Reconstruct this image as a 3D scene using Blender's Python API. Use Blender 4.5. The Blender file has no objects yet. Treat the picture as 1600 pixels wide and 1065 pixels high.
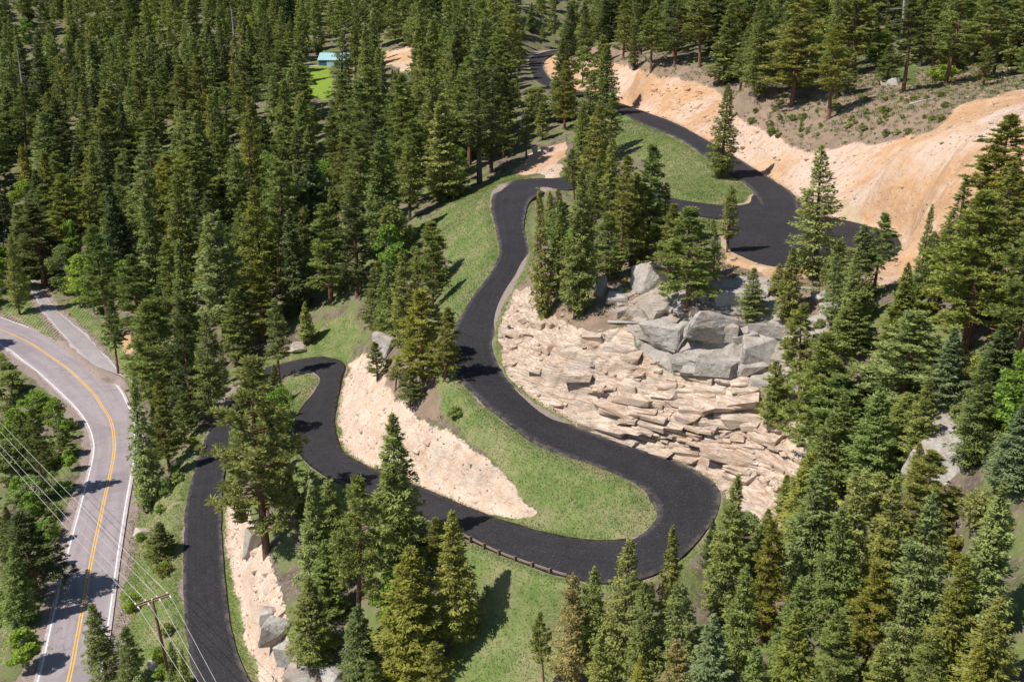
import bpy, math, random
import numpy as np
from mathutils import Vector, Matrix, kdtree

rad = math.radians
SC = bpy.context.scene
COL = SC.collection

# ------------------------------------------------------------------ camera, sky, sun, exposure
PITCH, FPX, CAMH = 18.0, 1600.0, 70.0        # pitch below horizontal, focal length in photo pixels, height
cam_d = bpy.data.cameras.new('camera'); cam = bpy.data.objects.new('camera', cam_d); COL.objects.link(cam)
cam.location = (0, 0, CAMH); cam.rotation_euler = (rad(90 - PITCH), 0, 0)
cam_d.sensor_width = 36; cam_d.lens = FPX / 1600 * 36; cam_d.clip_start = 0.5; cam_d.clip_end = 3000
SC.camera = cam
SUN_EL, SHADOW_AZ = 53.0, 24.0               # shadows fall towards +X and a little away
world = bpy.data.worlds.new('World'); SC.world = world; world.use_nodes = True
wn = world.node_tree.nodes; bg = wn['Background']
sky = wn.new('ShaderNodeTexSky'); sky.sky_type = 'NISHITA'; sky.sun_disc = False
sky.sun_elevation = rad(SUN_EL); sky.sun_rotation = rad(270 - SHADOW_AZ); sky.altitude = 2300
sky.air_density = 1.0; sky.dust_density = 0.6
world.node_tree.links.new(sky.outputs[0], bg.inputs[0]); bg.inputs[1].default_value = 0.10
sun_d = bpy.data.lights.new('sun', 'SUN'); sun_d.energy = 5.0; sun_d.angle = rad(0.5); sun_d.color = (1, 0.955, 0.88)
sun = bpy.data.objects.new('sun', sun_d); COL.objects.link(sun)
sdir = Vector((math.cos(rad(SHADOW_AZ)) * math.cos(rad(SUN_EL)), math.sin(rad(SHADOW_AZ)) * math.cos(rad(SUN_EL)), -math.sin(rad(SUN_EL))))
sun.rotation_euler = sdir.to_track_quat('-Z', 'Y').to_euler()
SC.view_settings.view_transform = 'Standard'; SC.view_settings.look = 'None'
SC.view_settings.exposure = 0.17; SC.view_settings.gamma = 1
SC.cycles.max_bounces = 5; SC.cycles.diffuse_bounces = 2; SC.cycles.transparent_max_bounces = 4
SC.cycles.use_denoising = True

# ------------------------------------------------------------------ survey helpers: where a photo pixel lies in the world
S_, C_ = math.sin(rad(PITCH)), math.cos(rad(PITCH))
def up_h(u, v, H):                            # point H metres below the camera seen at pixel (u, v)
    a, b = (u - 800) / FPX, (v - 532.5) / FPX
    z = H / (S_ + b * C_)
    return np.array([a * z, z * (C_ - b * S_), CAMH - H])
def proj(P):
    P = np.asarray(P, float); x, y, h = P[..., 0], P[..., 1], CAMH - P[..., 2]
    z = np.maximum(y * C_ + h * S_, 0.1)
    return 800 + FPX * x / z, 532.5 + FPX * (h * C_ - y * S_) / z, z

# ------------------------------------------------------------------ numpy noise
def _hash(ix, iy, iz, seed):
    h = (ix.astype(np.int64) * 374761393 + iy.astype(np.int64) * 668265263 + iz.astype(np.int64) * 2147483647 + seed * 974634) & 0x7fffffff
    h = ((h ^ (h >> 13)) * 1274126177) & 0x7fffffff
    h = ((h ^ (h >> 16)) * 1103515245) & 0x7fffffff
    return ((h ^ (h >> 15)) & 0xffffff) / float(0xffffff)
def vnoise(x, y, z=None, seed=0):
    z = np.zeros_like(x) if z is None else z
    ix, iy, iz = np.floor(x), np.floor(y), np.floor(z)
    fx, fy, fz = x - ix, y - iy, z - iz
    fx, fy, fz = [f * f * (3 - 2 * f) for f in (fx, fy, fz)]
    r = 0
    for dx in (0, 1):
        for dy in (0, 1):
            for dz in (0, 1):
                w = (fx if dx else 1 - fx) * (fy if dy else 1 - fy) * (fz if dz else 1 - fz)
                r = r + w * _hash(ix + dx, iy + dy, iz + dz, seed)
    return r * 2 - 1
def fbm(x, y, z=None, seed=0, octs=4):
    r, a = 0, 1.0
    for o in range(octs):
        r = r + a * vnoise(x * 2 ** o, y * 2 ** o, None if z is None else z * 2 ** o, seed + o * 17); a *= 0.5
    return r / 1.9
def cells(x, y, z, seed):                    # nearest-cell random value and edge distance (F2-F1)
    ix, iy, iz = np.floor(x), np.floor(y), np.floor(z)
    b1 = np.full(x.shape, 9e9); b2 = b1.copy(); val = np.zeros(x.shape)
    for dx in (-1, 0, 1):
        for dy in (-1, 0, 1):
            for dz in (-1, 0, 1):
                jx, jy, jz = ix + dx, iy + dy, iz + dz
                d = (jx + _hash(jx, jy, jz, seed) - x) ** 2 + (jy + _hash(jx, jy, jz, seed + 1) - y) ** 2 + (jz + _hash(jx, jy, jz, seed + 2) - z) ** 2
                n = d < b1
                b2 = np.where(n, b1, np.minimum(b2, d)); val = np.where(n, _hash(jx, jy, jz, seed + 3), val); b1 = np.where(n, d, b1)
    return val, np.sqrt(b2) - np.sqrt(b1)

# ------------------------------------------------------------------ materials
def mat_new(name):
    m = bpy.data.materials.new(name); m.use_nodes = True
    nt = m.node_tree; return m, nt, nt.nodes['Principled BSDF']
class G:                                      # tiny node-graph helper
    def __init__(s, nt):
        s.nt = nt
        s.pos = s.n('ShaderNodeNewGeometry').outputs['Position']
    def n(s, t, **k):
        o = s.nt.nodes.new(t)
        for a, b in k.items(): setattr(o, a, b)
        return o
    def put(s, sock, v):
        if hasattr(v, 'is_output') or isinstance(v, bpy.types.NodeSocket): s.nt.links.new(v, sock)
        else: sock.default_value = v
    def noise(s, scale, detail=4, rough=0.55, vec=None, dist=0):
        o = s.n('ShaderNodeTexNoise'); s.put(o.inputs['Vector'], vec if vec is not None else s.pos)
        o.inputs['Scale'].default_value = scale; o.inputs['Detail'].default_value = detail; o.inputs['Roughness'].default_value = rough
        o.inputs['Distortion'].default_value = dist
        return o.outputs['Fac']
    def map(s, v, a, b, c=0.0, d=1.0):
        o = s.n('ShaderNodeMapRange'); s.put(o.inputs[0], v)
        for i, q in enumerate((a, b, c, d)): o.inputs[i + 1].default_value = q
        return o.outputs[0]
    def mix(s, f, a, b, mode='MIX'):
        o = s.n('ShaderNodeMix', data_type='RGBA', blend_type=mode)
        s.put(o.inputs[0], f); s.put(o.inputs[6], a if not isinstance(a, tuple) else a + (1,)); s.put(o.inputs[7], b if not isinstance(b, tuple) else b + (1,))
        return o.outputs[2]
    def math(s, op, a, b=0.0):
        o = s.n('ShaderNodeMath', operation=op); s.put(o.inputs[0], a); s.put(o.inputs[1], b); return o.outputs[0]
    def attr(s, name):
        o = s.n('ShaderNodeAttribute', attribute_name=name); return o.outputs['Fac']
    def scale(s, sx, sy, sz, rot=(0, 0, 0)):
        o = s.n('ShaderNodeMapping'); s.put(o.inputs[0], s.pos); o.inputs[3].default_value = (sx, sy, sz); o.inputs[2].default_value = rot; return o.outputs[0]
    def bump(s, h, strength, dist, bs):
        o = s.n('ShaderNodeBump'); s.put(o.inputs['Height'], h); o.inputs['Strength'].default_value = strength; o.inputs['Distance'].default_value = dist
        s.nt.links.new(o.outputs[0], bs.inputs['Normal'])
def simple(name, col, rough=0.7, metal=0.0, var=0.15, sc=3.0, bump=0.0, spec=0.3):
    m, nt, bs = mat_new(name); g = G(nt)
    dark = tuple(c * (1 - var) for c in col); lite = tuple(min(1, c * (1 + var)) for c in col)
    nz = g.map(g.noise(sc), 0.3, 0.7)
    g.put(bs.inputs['Base Color'], g.mix(nz, dark, lite)); bs.inputs['Roughness'].default_value = rough; bs.inputs['Metallic'].default_value = metal
    bs.inputs['Specular IOR Level'].default_value = spec
    if bump: g.bump(g.noise(sc * 4), bump, 0.05, bs)
    return m

def terrain_material():
    m, nt, bs = mat_new('ground'); g = G(nt)
    n_big, n_mid, n_fine, n_xf = g.noise(0.07, 5), g.noise(0.5, 5, .6), g.noise(2.6, 5, .65), g.noise(9, 3, .6)
    # forest floor: needle litter, pale soil, stones, green patches
    floor = g.mix(g.map(n_mid, .38, .62), (.125, .092, .072), (.235, .182, .142))
    floor = g.mix(g.map(n_fine, .53, .72), floor, (.34, .285, .235))
    floor = g.mix(g.math('MULTIPLY', g.map(g.noise(.22, 5, .65), .44, .57), .85), floor, g.mix(n_fine, (.11, .165, .04), (.23, .25, .09)))
    # bank grass: green with straw streaks
    streak = g.noise(1.6, 5, .65, g.scale(1, .35, 1, (0, 0, .5)), .6)
    grass = g.mix(g.map(n_mid, .36, .64), (.130, .195, .052), (.200, .250, .082))
    grass = g.mix(g.map(streak, .45, .72, 0, .6), grass, (.31, .285, .145))
    grass = g.mix(g.map(g.noise(.17, 5, .65), .46, .63, 0, .8), grass, (.33, .29, .16))
    grass = g.mix(g.map(n_fine, .5, .75, 0, .6), grass, (.11, .17, .04))
    lawn = g.mix(n_fine, (.19, .27, .035), (.26, .35, .05))
    # blasted granite cut: cream, pink, orange stains, dark cracks
    cutn = g.noise(.30, 6, .65, g.scale(1, 1, 2.2), .8)
    cut = g.mix(g.map(cutn, .35, .62), (.74, .595, .475), (.61, .45, .335))
    cut = g.mix(g.map(g.noise(.5, 6, .72, g.scale(1, 1, 2.4)), .53, .68, 0, .75), cut, (.52, .31, .175))
    cut = g.mix(g.map(g.noise(.35, 5, .7), .54, .66, 0, .6), cut, (.50, .44, .40))
    cut = g.mix(g.map(n_fine, .52, .74, 0, .75), cut, (.72, .61, .52))
    vo = g.n('ShaderNodeTexVoronoi', feature='DISTANCE_TO_EDGE'); g.put(vo.inputs['Vector'], g.mix(.12, g.scale(.55, .55, 1.6, (0.2, .1, .4)), g.n('ShaderNodeTexNoise').outputs['Color'], 'ADD')); vo.inputs['Scale'].default_value = 1
    crack = g.math('MULTIPLY', g.map(vo.outputs['Distance'], .0, .05, 1, 0), g.map(n_mid, .5, .62))
    cut = g.mix(g.math('MULTIPLY', crack, .6), cut, (.20, .135, .09))
    soil = g.mix(g.map(g.noise(.6, 6, .75, g.scale(1, .4, .6, (0, 0, .8)), .4), .50, .68, 0, .6), cut, (.56, .37, .25))
    soil = g.mix(g.map(n_xf, .58, .72, 0, .5), soil, (.42, .30, .22))
    band = g.noise(1.5, 6, .75, g.scale(.35, .35, 5.0, (.12, .06, 0)), .5)
    cut = g.mix(g.map(band, .57, .67, 0, .42), cut, (.46, .305, .195))
    grey0 = g.mix(g.map(g.noise(1.2, 6, .75, g.scale(.5, .5, 3, (.5, .2, 0)), .6), .58, .66, 0, .6), (1, 1, 1), (.45, .42, .40))
    orange = g.mix(g.map(cutn, .36, .64), (.63, .41, .245), (.53, .30, .16))
    orange = g.mix(g.map(g.noise(.05, 4, .6), .46, .58), orange, g.mix(n_mid, (.69, .52, .41), (.58, .42, .32)))
    orange = g.mix(g.map(g.noise(.8, 5, .7, g.scale(1, .45, 1, (0, 0, -.6))), .53, .72, 0, .8), orange, (.64, .50, .39))
    orange = g.mix(g.map(g.noise(1.3, 6, .75, g.scale(.22, 1, .4, (0, 0, .45)), .5), .49, .62, 0, .6), orange, (.44, .265, .15))
    orange = g.mix(g.map(n_xf, .58, .70, 0, .6), orange, (.33, .21, .135))
    orange = g.mix(g.map(g.noise(.11, 5, .7), .56, .66, 0, .6), orange, (.66, .56, .49))
    grey = g.mix(g.map(g.noise(.7, 6, .7), .35, .65), (.30, .265, .23), (.49, .445, .395))
    grey = g.mix(g.map(n_fine, .55, .72, 0, .8), grey, (.60, .535, .47))
    grey = g.mix(g.map(n_big, .5, .6, 0, .35), grey, (.42, .29, .22))
    grey = g.mix(1.0, grey, grey0, 'MULTIPLY')
    gravel = g.mix(g.map(n_xf, .35, .65), (.29, .22, .19), (.42, .335, .295))
    gravel = g.mix(g.map(n_mid, .52, .66, 0, .55), gravel, (.22, .165, .13))
    sand = g.mix(g.map(n_mid, .4, .6), (.56, .43, .29), (.46, .345, .225))
    scrub = g.mix(g.map(n_mid, .38, .62), (.34, .235, .17), (.24, .175, .135))
    scrub = g.mix(g.map(g.noise(1.3, 5, .7), .54, .66, 0, .85), scrub, (.21, .205, .085))
    scrub = g.mix(g.map(n_xf, .58, .72, 0, .6), scrub, (.42, .33, .27))
    c = floor
    for nm, cc in (('scrub', scrub), ('grass', grass), ('gravel', gravel), ('soil', soil), ('cut', cut), ('orange', orange), ('grey', grey), ('sand', sand), ('lawn', lawn)):
        a = g.attr(nm)
        f = g.map(g.math('ADD', a, g.math('ADD', g.map(n_fine, .3, .7, -.22, .22), g.map(n_mid, .3, .7, -.22, .22))), .38, .62)
        c = g.mix(f, c, cc)
    g.put(bs.inputs['Base Color'], c); bs.inputs['Roughness'].default_value = .95; bs.inputs['Specular IOR Level'].default_value = .12
    hb = g.math('ADD', g.math('MULTIPLY', n_fine, 1.0), g.math('MULTIPLY', n_xf, .45))
    hb = g.math('ADD', hb, g.math('MULTIPLY', g.noise(1.1, 6, .75), 1.6)); hb = g.math('SUBTRACT', hb, g.math('MULTIPLY', g.math('MULTIPLY', g.map(band, .5, .66), g.attr('cut')), 1.2))
    g.bump(hb, .7, .3, bs)
    return m
def asphalt_material(name, base, worn, streak_amt, speck):
    m, nt, bs = mat_new(name); g = G(nt)
    a = g.attr('across')                       # 0..1 across the road
    al = g.attr('along')
    comb = g.n('ShaderNodeCombineXYZ'); g.put(comb.inputs[0], g.math('MULTIPLY', a, 9.0)); g.put(comb.inputs[1], g.math('MULTIPLY', al, .05))
    st = g.noise(1.0, 4, .6, comb.outputs[0], .4)
    c = g.mix(g.map(st, .35, .68, 0, streak_amt), base, worn)
    c = g.mix(g.map(g.noise(.25, 4), .45, .65, 0, .5), c, worn)
    c = g.mix(g.map(g.noise(7, 2, .9), .54, .70, 0, .6), c, speck)
    c = g.mix(g.map(g.noise(.6, 5, .7), .50, .68, 0, .35), c, tuple(x * .62 for x in base))
    if name == 'worn_asphalt':
        vv = g.n('ShaderNodeTexVoronoi', feature='DISTANCE_TO_EDGE'); nn = g.n('ShaderNodeTexNoise'); nn.inputs['Scale'].default_value = .5; g.put(nn.inputs['Vector'], g.pos)
        g.put(vv.inputs['Vector'], g.mix(.6, g.scale(.10, .10, .1), nn.outputs['Color'], 'ADD')); vv.inputs['Scale'].default_value = 1
        c = g.mix(g.math('MULTIPLY', g.map(vv.outputs['Distance'], 0, .008, 1, 0), g.map(g.noise(.12, 3), .45, .55, 0, .8)), c, (.10, .085, .09))
        c = g.mix(g.map(g.noise(.09, 2, .3), .62, .64, 0, .35), c, (.21, .18, .185))
    edge = g.map(g.math('ABSOLUTE', g.math('SUBTRACT', a, .5)), .38, .5)
    c = g.mix(g.math('MULTIPLY', edge, g.map(g.noise(1.1, 4, .7), .42, .6, 0, .7)), c, tuple(x * 1.0 + y_ for x, y_ in zip(worn, (.12, .09, .065))))
    g.put(bs.inputs['Base Color'], c); bs.inputs['Roughness'].default_value = .88; bs.inputs['Specular IOR Level'].default_value = .25
    g.bump(g.noise(14, 3, .7), .5, .03, bs)
    return m
def foliage_material(name, dead=False):
    m, nt, bs = mat_new(name); g = G(nt)
    oi = g.n('ShaderNodeObjectInfo')
    tc = g.n('ShaderNodeTexCoord').outputs['Object']
    nz = g.map(g.noise(.8, 3, .6, tc), .32, .68, .62, 1.35)
    c = g.mix(1.0, oi.outputs['Color'], (1, 1, 1), 'MULTIPLY')
    hsv = g.n('ShaderNodeHueSaturation'); g.put(hsv.inputs['Color'], c); g.put(hsv.inputs['Value'], nz)
    warm = g.mix(g.map(g.noise(2.2, 3, .7, tc), .56, .72, 0, .32), hsv.outputs[0], (.33, .27, .09))
    g.put(bs.inputs['Base Color'], warm); bs.inputs['Roughness'].default_value = .62; bs.inputs['Specular IOR Level'].default_value = .22
    tr = g.n('ShaderNodeBsdfTranslucent'); g.put(tr.inputs[0], warm)
    mx = g.n('ShaderNodeMixShader'); mx.inputs[0].default_value = .34
    nt.links.new(bs.outputs[0], mx.inputs[1]); nt.links.new(tr.outputs[0], mx.inputs[2])
    nt.links.new(mx.outputs[0], nt.nodes['Material Output'].inputs[0])
    return m
def bark_material(name, c1, c2):
    m, nt, bs = mat_new(name); g = G(nt)
    tc = g.n('ShaderNodeTexCoord').outputs['Object']
    mp = g.n('ShaderNodeMapping'); g.put(mp.inputs[0], tc); mp.inputs[3].default_value = (4, 4, .8)
    g.put(bs.inputs['Base Color'], g.mix(g.map(g.noise(1.5, 4, .6, mp.outputs[0]), .35, .65), c1, c2)); bs.inputs['Roughness'].default_value = .9
    return m
def rock_material(name, c1, c2, c3):
    m, nt, bs = mat_new(name); g = G(nt)
    c = g.mix(g.map(g.noise(.6, 6, .7), .35, .65), c1, c2)
    c = g.mix(g.map(g.noise(2.5, 5, .7), .52, .7, 0, .8), c, c3)
    c = g.mix(g.map(g.noise(.35, 4, .6), .54, .66, 0, .5), c, (.36, .235, .165))
    vo = g.n('ShaderNodeTexVoronoi', feature='DISTANCE_TO_EDGE'); nv = g.n('ShaderNodeTexNoise'); nv.inputs['Scale'].default_value = .8; g.put(nv.inputs['Vector'], g.pos); g.put(vo.inputs['Vector'], g.mix(.9, g.scale(.42, .5, .9, (.3, .2, .1)), nv.outputs['Color'], 'ADD')); vo.inputs['Scale'].default_value = 1
    c = g.mix(g.math('MULTIPLY', g.map(vo.outputs['Distance'], 0, .022, 1, 0), .5), c, (.11, .10, .09))
    g.put(bs.inputs['Base Color'], c); bs.inputs['Roughness'].default_value = .9; bs.inputs['Specular IOR Level'].default_value = .15
    g.bump(g.noise(3.5, 6, .7), .6, .15, bs)
    return m

# ------------------------------------------------------------------ mesh / object helpers
def mesh_np(name, V, F, mat=None, smooth=False):
    V = np.asarray(V, np.float32); F = np.asarray(F, np.int32)
    me = bpy.data.meshes.new(name); k = F.shape[1]
    me.vertices.add(len(V)); me.vertices.foreach_set('co', V.ravel())
    me.loops.add(F.size); me.loops.foreach_set('vertex_index', F.ravel())
    me.polygons.add(len(F)); me.polygons.foreach_set('loop_start', np.arange(0, F.size, k, dtype=np.int32))
    if smooth: me.polygons.foreach_set('use_smooth', np.ones(len(F), bool))
    me.update(calc_edges=True)
    if mat: me.materials.append(mat)
    return me
def link(name, me, parent=None):
    o = bpy.data.objects.new(name, me); COL.objects.link(o)
    if parent is not None: o.parent = parent
    return o
def tag(o, label=None, cat=None, group=None, kind=None):
    if label: o['label'] = label
    if cat: o['category'] = cat
    if group: o['group'] = group
    if kind: o['kind'] = kind
    return o
def empty(name, loc, label, cat, group=None, rz=0):
    o = bpy.data.objects.new(name, None); COL.objects.link(o); o.location = loc; o.rotation_euler.z = rz; o.empty_display_size = .3
    return tag(o, label, cat, group)
class MB:
    def __init__(s): s.v, s.f = [], []
    def box(s, c, sz, M=None):
        i = len(s.v)
        for x in (-.5, .5):
            for y in (-.5, .5):
                for z in (-.5, .5):
                    p = Vector((x * sz[0], y * sz[1], z * sz[2]))
                    if M is not None: p = M @ p
                    s.v.append(tuple(p + Vector(c)))
        for q in ((0, 1, 3, 2), (4, 6, 7, 5), (0, 4, 5, 1), (2, 3, 7, 6), (0, 2, 6, 4), (1, 5, 7, 3)): s.f.append([i + k for k in q])
    def tube(s, pts, radii, n=8, cap=True):
        pts = [Vector(p) for p in pts]; i0 = len(s.v)
        for k, p in enumerate(pts):
            d = (pts[min(k + 1, len(pts) - 1)] - pts[max(k - 1, 0)]).normalized()
            a = d.orthogonal().normalized() if abs(d.z) < .95 else Vector((1, 0, 0))
            a = (a - d * a.dot(d)).normalized(); b = d.cross(a)
            r = radii[k] if hasattr(radii, '__len__') else radii
            for j in range(n):
                t = 2 * math.pi * j / n; s.v.append(tuple(p + a * (r * math.cos(t)) + b * (r * math.sin(t))))
        for k in range(len(pts) - 1):
            for j in range(n):
                s.f.append([i0 + k * n + j, i0 + k * n + (j + 1) % n, i0 + (k + 1) * n + (j + 1) % n, i0 + (k + 1) * n + j])
        if cap: s.f.append([i0 + j for j in range(n)][::-1]); s.f.append([i0 + (len(pts) - 1) * n + j for j in range(n)])
    def face(s, pts):
        i = len(s.v); s.v += [tuple(p) for p in pts]; s.f.append(list(range(i, i + len(pts))))
    def build(s, name, mat, parent=None, smooth=False):
        me = bpy.data.meshes.new(name); me.from_pydata(s.v, [], s.f); me.materials.append(mat); me.update()
        if smooth:
            for p in me.polygons: p.use_smooth = True
        return link(name, me, parent)

# ------------------------------------------------------------------ roads: left edge, right edge (photo pixels) and metres below the camera
DRIVE = [(325,1150,450,1150,69),(304,1065,390,1065,68),(289,975,360,975,67.3),(285.5,908,351.4,908,66.6),(288,823,346,823,65.4),(293,772,346,775,64.7),
 (314,705,357,712,63.4),(334,650,374,668,62.2),(362,606,395,635,60.8),(405,578,420,606,59.4),(447,566,450,588,58.3),(473,560,475,585,57.6),(507,557,489,588,57.2),
 (537,567,496,599,56.9),(533,593,488,615,56.6),(525,640,468,640,56.2),(524,665,456,668,55.8),(529,690,460,695,55.2),(546,712,486,728,54.6),(591,735,540,758,53.8),(665,764,620,785,52.6),
 (766,805,719,837,51.3),(851,830,817,881,50.3),(905,841,880,901,49.7),(955,843,960,911,49.2),(996,837,1035,890,48.8),(1020,818,1090,845,48.4),
 (1028,800,1120,800,48),(1016,776,1119,758,47.5),(986,752,1060,722,47),(920,724,980,696,46.4),(868,705,912,671,45.9),(834,688,870,650,45.4),(787,654,830,625,44.5),(750,623,802,602,43.7),
 (720,592,784,580,42.8),(706,552,771,545,41.5),(709,519,775,515,40.4),(719,495,783,490,39.5),(740,462,800,455,38.2),(763,431,818,424,37),(778,404,826,398,35.9),(780,384,824,378,35.2),(773,350,819,352,34),
 (768,330,822,332,33.2),(769,308,828,314,32.5),(780,294,838,306,31.9),(804,282,850,301,31.4),(834,279,866,298,31),(868,278,885,297,30.7),(905,273,905,294,30.4),(945,270,935,292,30.1),
 (985,283,965,303,29.8),(1037,306,1020,325,29.5),(1075,314,1062,333,29.2),(1111,319,1108,340,29.0),(1150,322,1150,345,29.0)]
UPROAD = [(1190,322,1250,330,29.0),(1181,304,1240,304,28.8),(1161,284,1210,283,28.1),(1131,267,1184,267,27.4),(1100,243,1145,243,26.3),(1060,216,1097,215,25),(1003,193,1054,192,24.1),(969,176,1008,175,23.5),
 (930,160,962,159,22.9),(895,148,926,148,22.4),(862,138,890,137,21.8),(838,126,862,125,21),(829,108,849,107,19.6),(826,95,850,96,18.5),(832,85,856,89,17.6),(856,79,866,83.5,16.9),(890,76,893,80,16.5)]
HIGHWAY = [(-25,1240,110,1240,70),(20,1150,140,1150,70),(57,1065,157,1065,70),(80,970,171,970,70),(102,874,184,874,70),(125,790,197,790,69.6),(144,715,210,715,69),(144,685,211,676,68.5),(134,659,209,650,68),(118,637,201,634,67.6),
 (101,620,187,607,67.2),(61,583,155,574,66.4),(35,563,118,549,65.8),(10,544,68,521,65.2),(-40,520,0,495,64.4),(-120,494,-80,470,63.5),(-230,470,-200,450,62)]
SIDE = [(150,572,195,590,66.0),(128,555,170,560,65.6),(111,539,145,532,65),(84,512,111,499,64.2),(62.5,485,89,480,63.2),(50,462,72,458,62.3),(35,440,58,436,61.5),(18,415,42,411,60.5),(0,392,28,388,59.5),(-10,368,28,362,58.6),(0,352,34,349,58),(-60,352,-40,340,57.6)]
def catmull(P, step):
    P = np.asarray(P, float); out = []
    for i in range(len(P) - 1):
        p0, p1, p2, p3 = P[max(i - 1, 0)], P[i], P[i + 1], P[min(i + 2, len(P) - 1)]
        n = max(2, int(max(np.linalg.norm(p2[:2] - p1[:2]), np.linalg.norm(p2[-3:-1] - p1[-3:-1])) / step))
        for k in range(n):
            t = k / n
            out.append(.5 * (2 * p1 + (p2 - p0) * t + (2 * p0 - 5 * p1 + 4 * p2 - p3) * t * t + (3 * p1 - p0 - 3 * p2 + p3) * t ** 3))
    out.append(P[-1]); return np.array(out)
def road_edges(T):
    rows = [np.concatenate([up_h(a, b, H), up_h(c, d, H)]) for a, b, c, d, H in T]
    return catmull(rows, .6)                  # n x 6
SIDE = [r if i < 3 else (r[0] * .89 + r[2] * .11, r[1] * .89 + r[3] * .11, r[2] * .89 + r[0] * .11, r[3] * .89 + r[1] * .11, r[4]) for i, r in enumerate(SIDE)]
ROADS = {k: road_edges(t) for k, t in (('drive', DRIVE), ('up', UPROAD), ('highway', HIGHWAY), ('side', SIDE))}
PAD_H = 29.0
PAD_PX = [(1140,322),(1137,350),(1136,384),(1161,401),(1198,414),(1250,419),(1320,416),(1370,410),(1391,402),(1408,387),(1401,370),(1384,362),(1340,349),(1290,338),(1258,326),(1240,306),(1181,304),(1170,318)]
PAD = np.array([up_h(u, v, PAD_H) for u, v in PAD_PX])

# ------------------------------------------------------------------ terrain control points: photo pixel and metres below the camera
CP = [(0,650,70.5),(0,800,73),(0,1000,74),(40,660,70),(-100,900,75),(-150,600,68),(30,760,72),(60,900,71.5),(225,900,69),(240,800,67.8),(215,1000,69.8),(265,700,66),(230,1065,70),(300,640,63.5),(250,620,65),
 (210,575,64.5),(300,560,60.5),(400,520,57.5),(400,480,56),(150,440,60.5),(300,440,57),(500,510,54),(560,450,48.5),(640,420,43.5),(700,350,38),(740,300,35),(690,470,41),(640,330,39),(560,350,43),(400,400,53),(200,350,56),
 (50,300,53),(250,250,46),(450,250,42),(600,230,36),(700,230,33),(760,230,31),(800,240,30.5),(500,130,26),(470,105,22),(490,150,29),(560,100,21.5),(620,90,18.5),(640,140,27),(700,120,23),(760,130,23),(0,200,40),
 (200,120,28),(0,100,24),(300,50,10.2),(0,20,2.2),(500,40,7.6),(700,50,9.5),(800,60,11.3),(800,10,-.7),(950,60,9.5),(960,100,14.5),(1000,105,14),(1060,130,17),(1150,150,16.5),(1200,200,21),(1280,215,21),(1330,250,23),
 (1310,325,28.5),(1300,180,18),(1400,180,16.5),(1400,250,20),(1420,340,26.5),(1450,380,26),(1480,300,20.5),(1500,230,16.5),(1580,160,13),(1500,120,12),(1400,110,11.9),(1300,100,12),(1580,60,6),(1400,40,4),(1200,40,4.7),
 (1100,60,8.5),(1000,30,3.9),(1590,380,22),(1590,550,28),(1590,750,33),(1590,950,36),(1450,600,33.5),(1350,640,37.5),(1300,560,34.5),(1250,480,31.7),(1350,450,29.7),(1450,430,27.8),(1230,440,30.2),(1280,435,29.8),
 (860,490,37),(900,450,34),(850,400,33.5),(880,330,31),(950,350,30.5),(1000,380,31),(1060,400,30),(1120,400,29.5),(960,470,34),(1050,480,33),(1150,480,32.5),(1000,420,32),(900,540,38),(1000,560,38.3),(1150,570,37.5),
 (1200,600,39),(1100,650,42.3),(950,600,41.5),(1200,720,45),(1230,800,47),(1180,840,48.6),(1300,800,43),(1400,800,39.5),(1300,950,47),(1450,950,42),(1150,930,50),(1450,690,36),(1300,1065,47.5),(1450,1065,42.5),(1000,1065,52.5),
 (600,555,48),(650,600,45.5),(690,600,43.8),(690,540,42.5),(640,640,47),(600,680,50.5),(570,640,51.5),(700,690,47.5),(740,740,49),(750,680,46),(820,760,48.3),(900,770,48),(980,800,48.3),(470,612,57.2),(430,650,59.8),(400,720,61),
 (420,865,60.3),(380,800,62.5),(470,760,58),(560,800,55.8),(650,870,54.5),(560,900,58.5),(500,880,59.8),(720,930,54),(820,930,52.8),(900,980,53.5),(430,930,61.8),(450,1060,64.3),(600,1065,61.5),(800,1065,57),(450,985,62.3)]
WP = [(0,420,-16),(150,420,-28),(-250,480,-10),(300,380,-30),(300,200,-18),(200,150,-4),(150,80,8),(110,40,25),(-250,150,38),(-300,300,16),(-200,60,73),(-150,0,76),(0,0,78),(100,0,42),(0,30,64),(60,20,46),(-60,20,73),
      (0,700,-75),(300,700,-90),(-400,700,-65),(-500,400,-10),(500,300,-70),(500,0,-20),(-500,100,40)]
ctrl = [up_h(u, v, H) for u, v, H in CP] + [np.array([x, y * 1.5, CAMH - h]) for x, y, h in WP]
for k, E in ROADS.items():
    st = 9 if k in ('drive', 'up') else 14
    for r in E[::st]: ctrl += [r[:3], r[3:]]
for p in PAD: ctrl.append(p)
ctrl = np.array(ctrl)
keep = []
for i in range(len(ctrl)):                     # thin points that crowd each other
    if all((ctrl[i, 0] - ctrl[j, 0]) ** 2 + (ctrl[i, 1] - ctrl[j, 1]) ** 2 > 1.4 for j in keep): keep.append(i)
ctrl = ctrl[keep]
def kern(r2): return np.sqrt(r2 + 4.0)
n = len(ctrl); A = np.zeros((n + 3, n + 3))
d2 = ((ctrl[:, None, :2] - ctrl[None, :, :2]) ** 2).sum(-1)
A[:n, :n] = kern(d2) - np.eye(n) * .12
Pm = np.c_[np.ones(n), ctrl[:, :2] / 100]; A[:n, n:] = Pm; A[n:, :n] = Pm.T
wts = np.linalg.solve(A, np.r_[ctrl[:, 2], 0, 0, 0])
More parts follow.
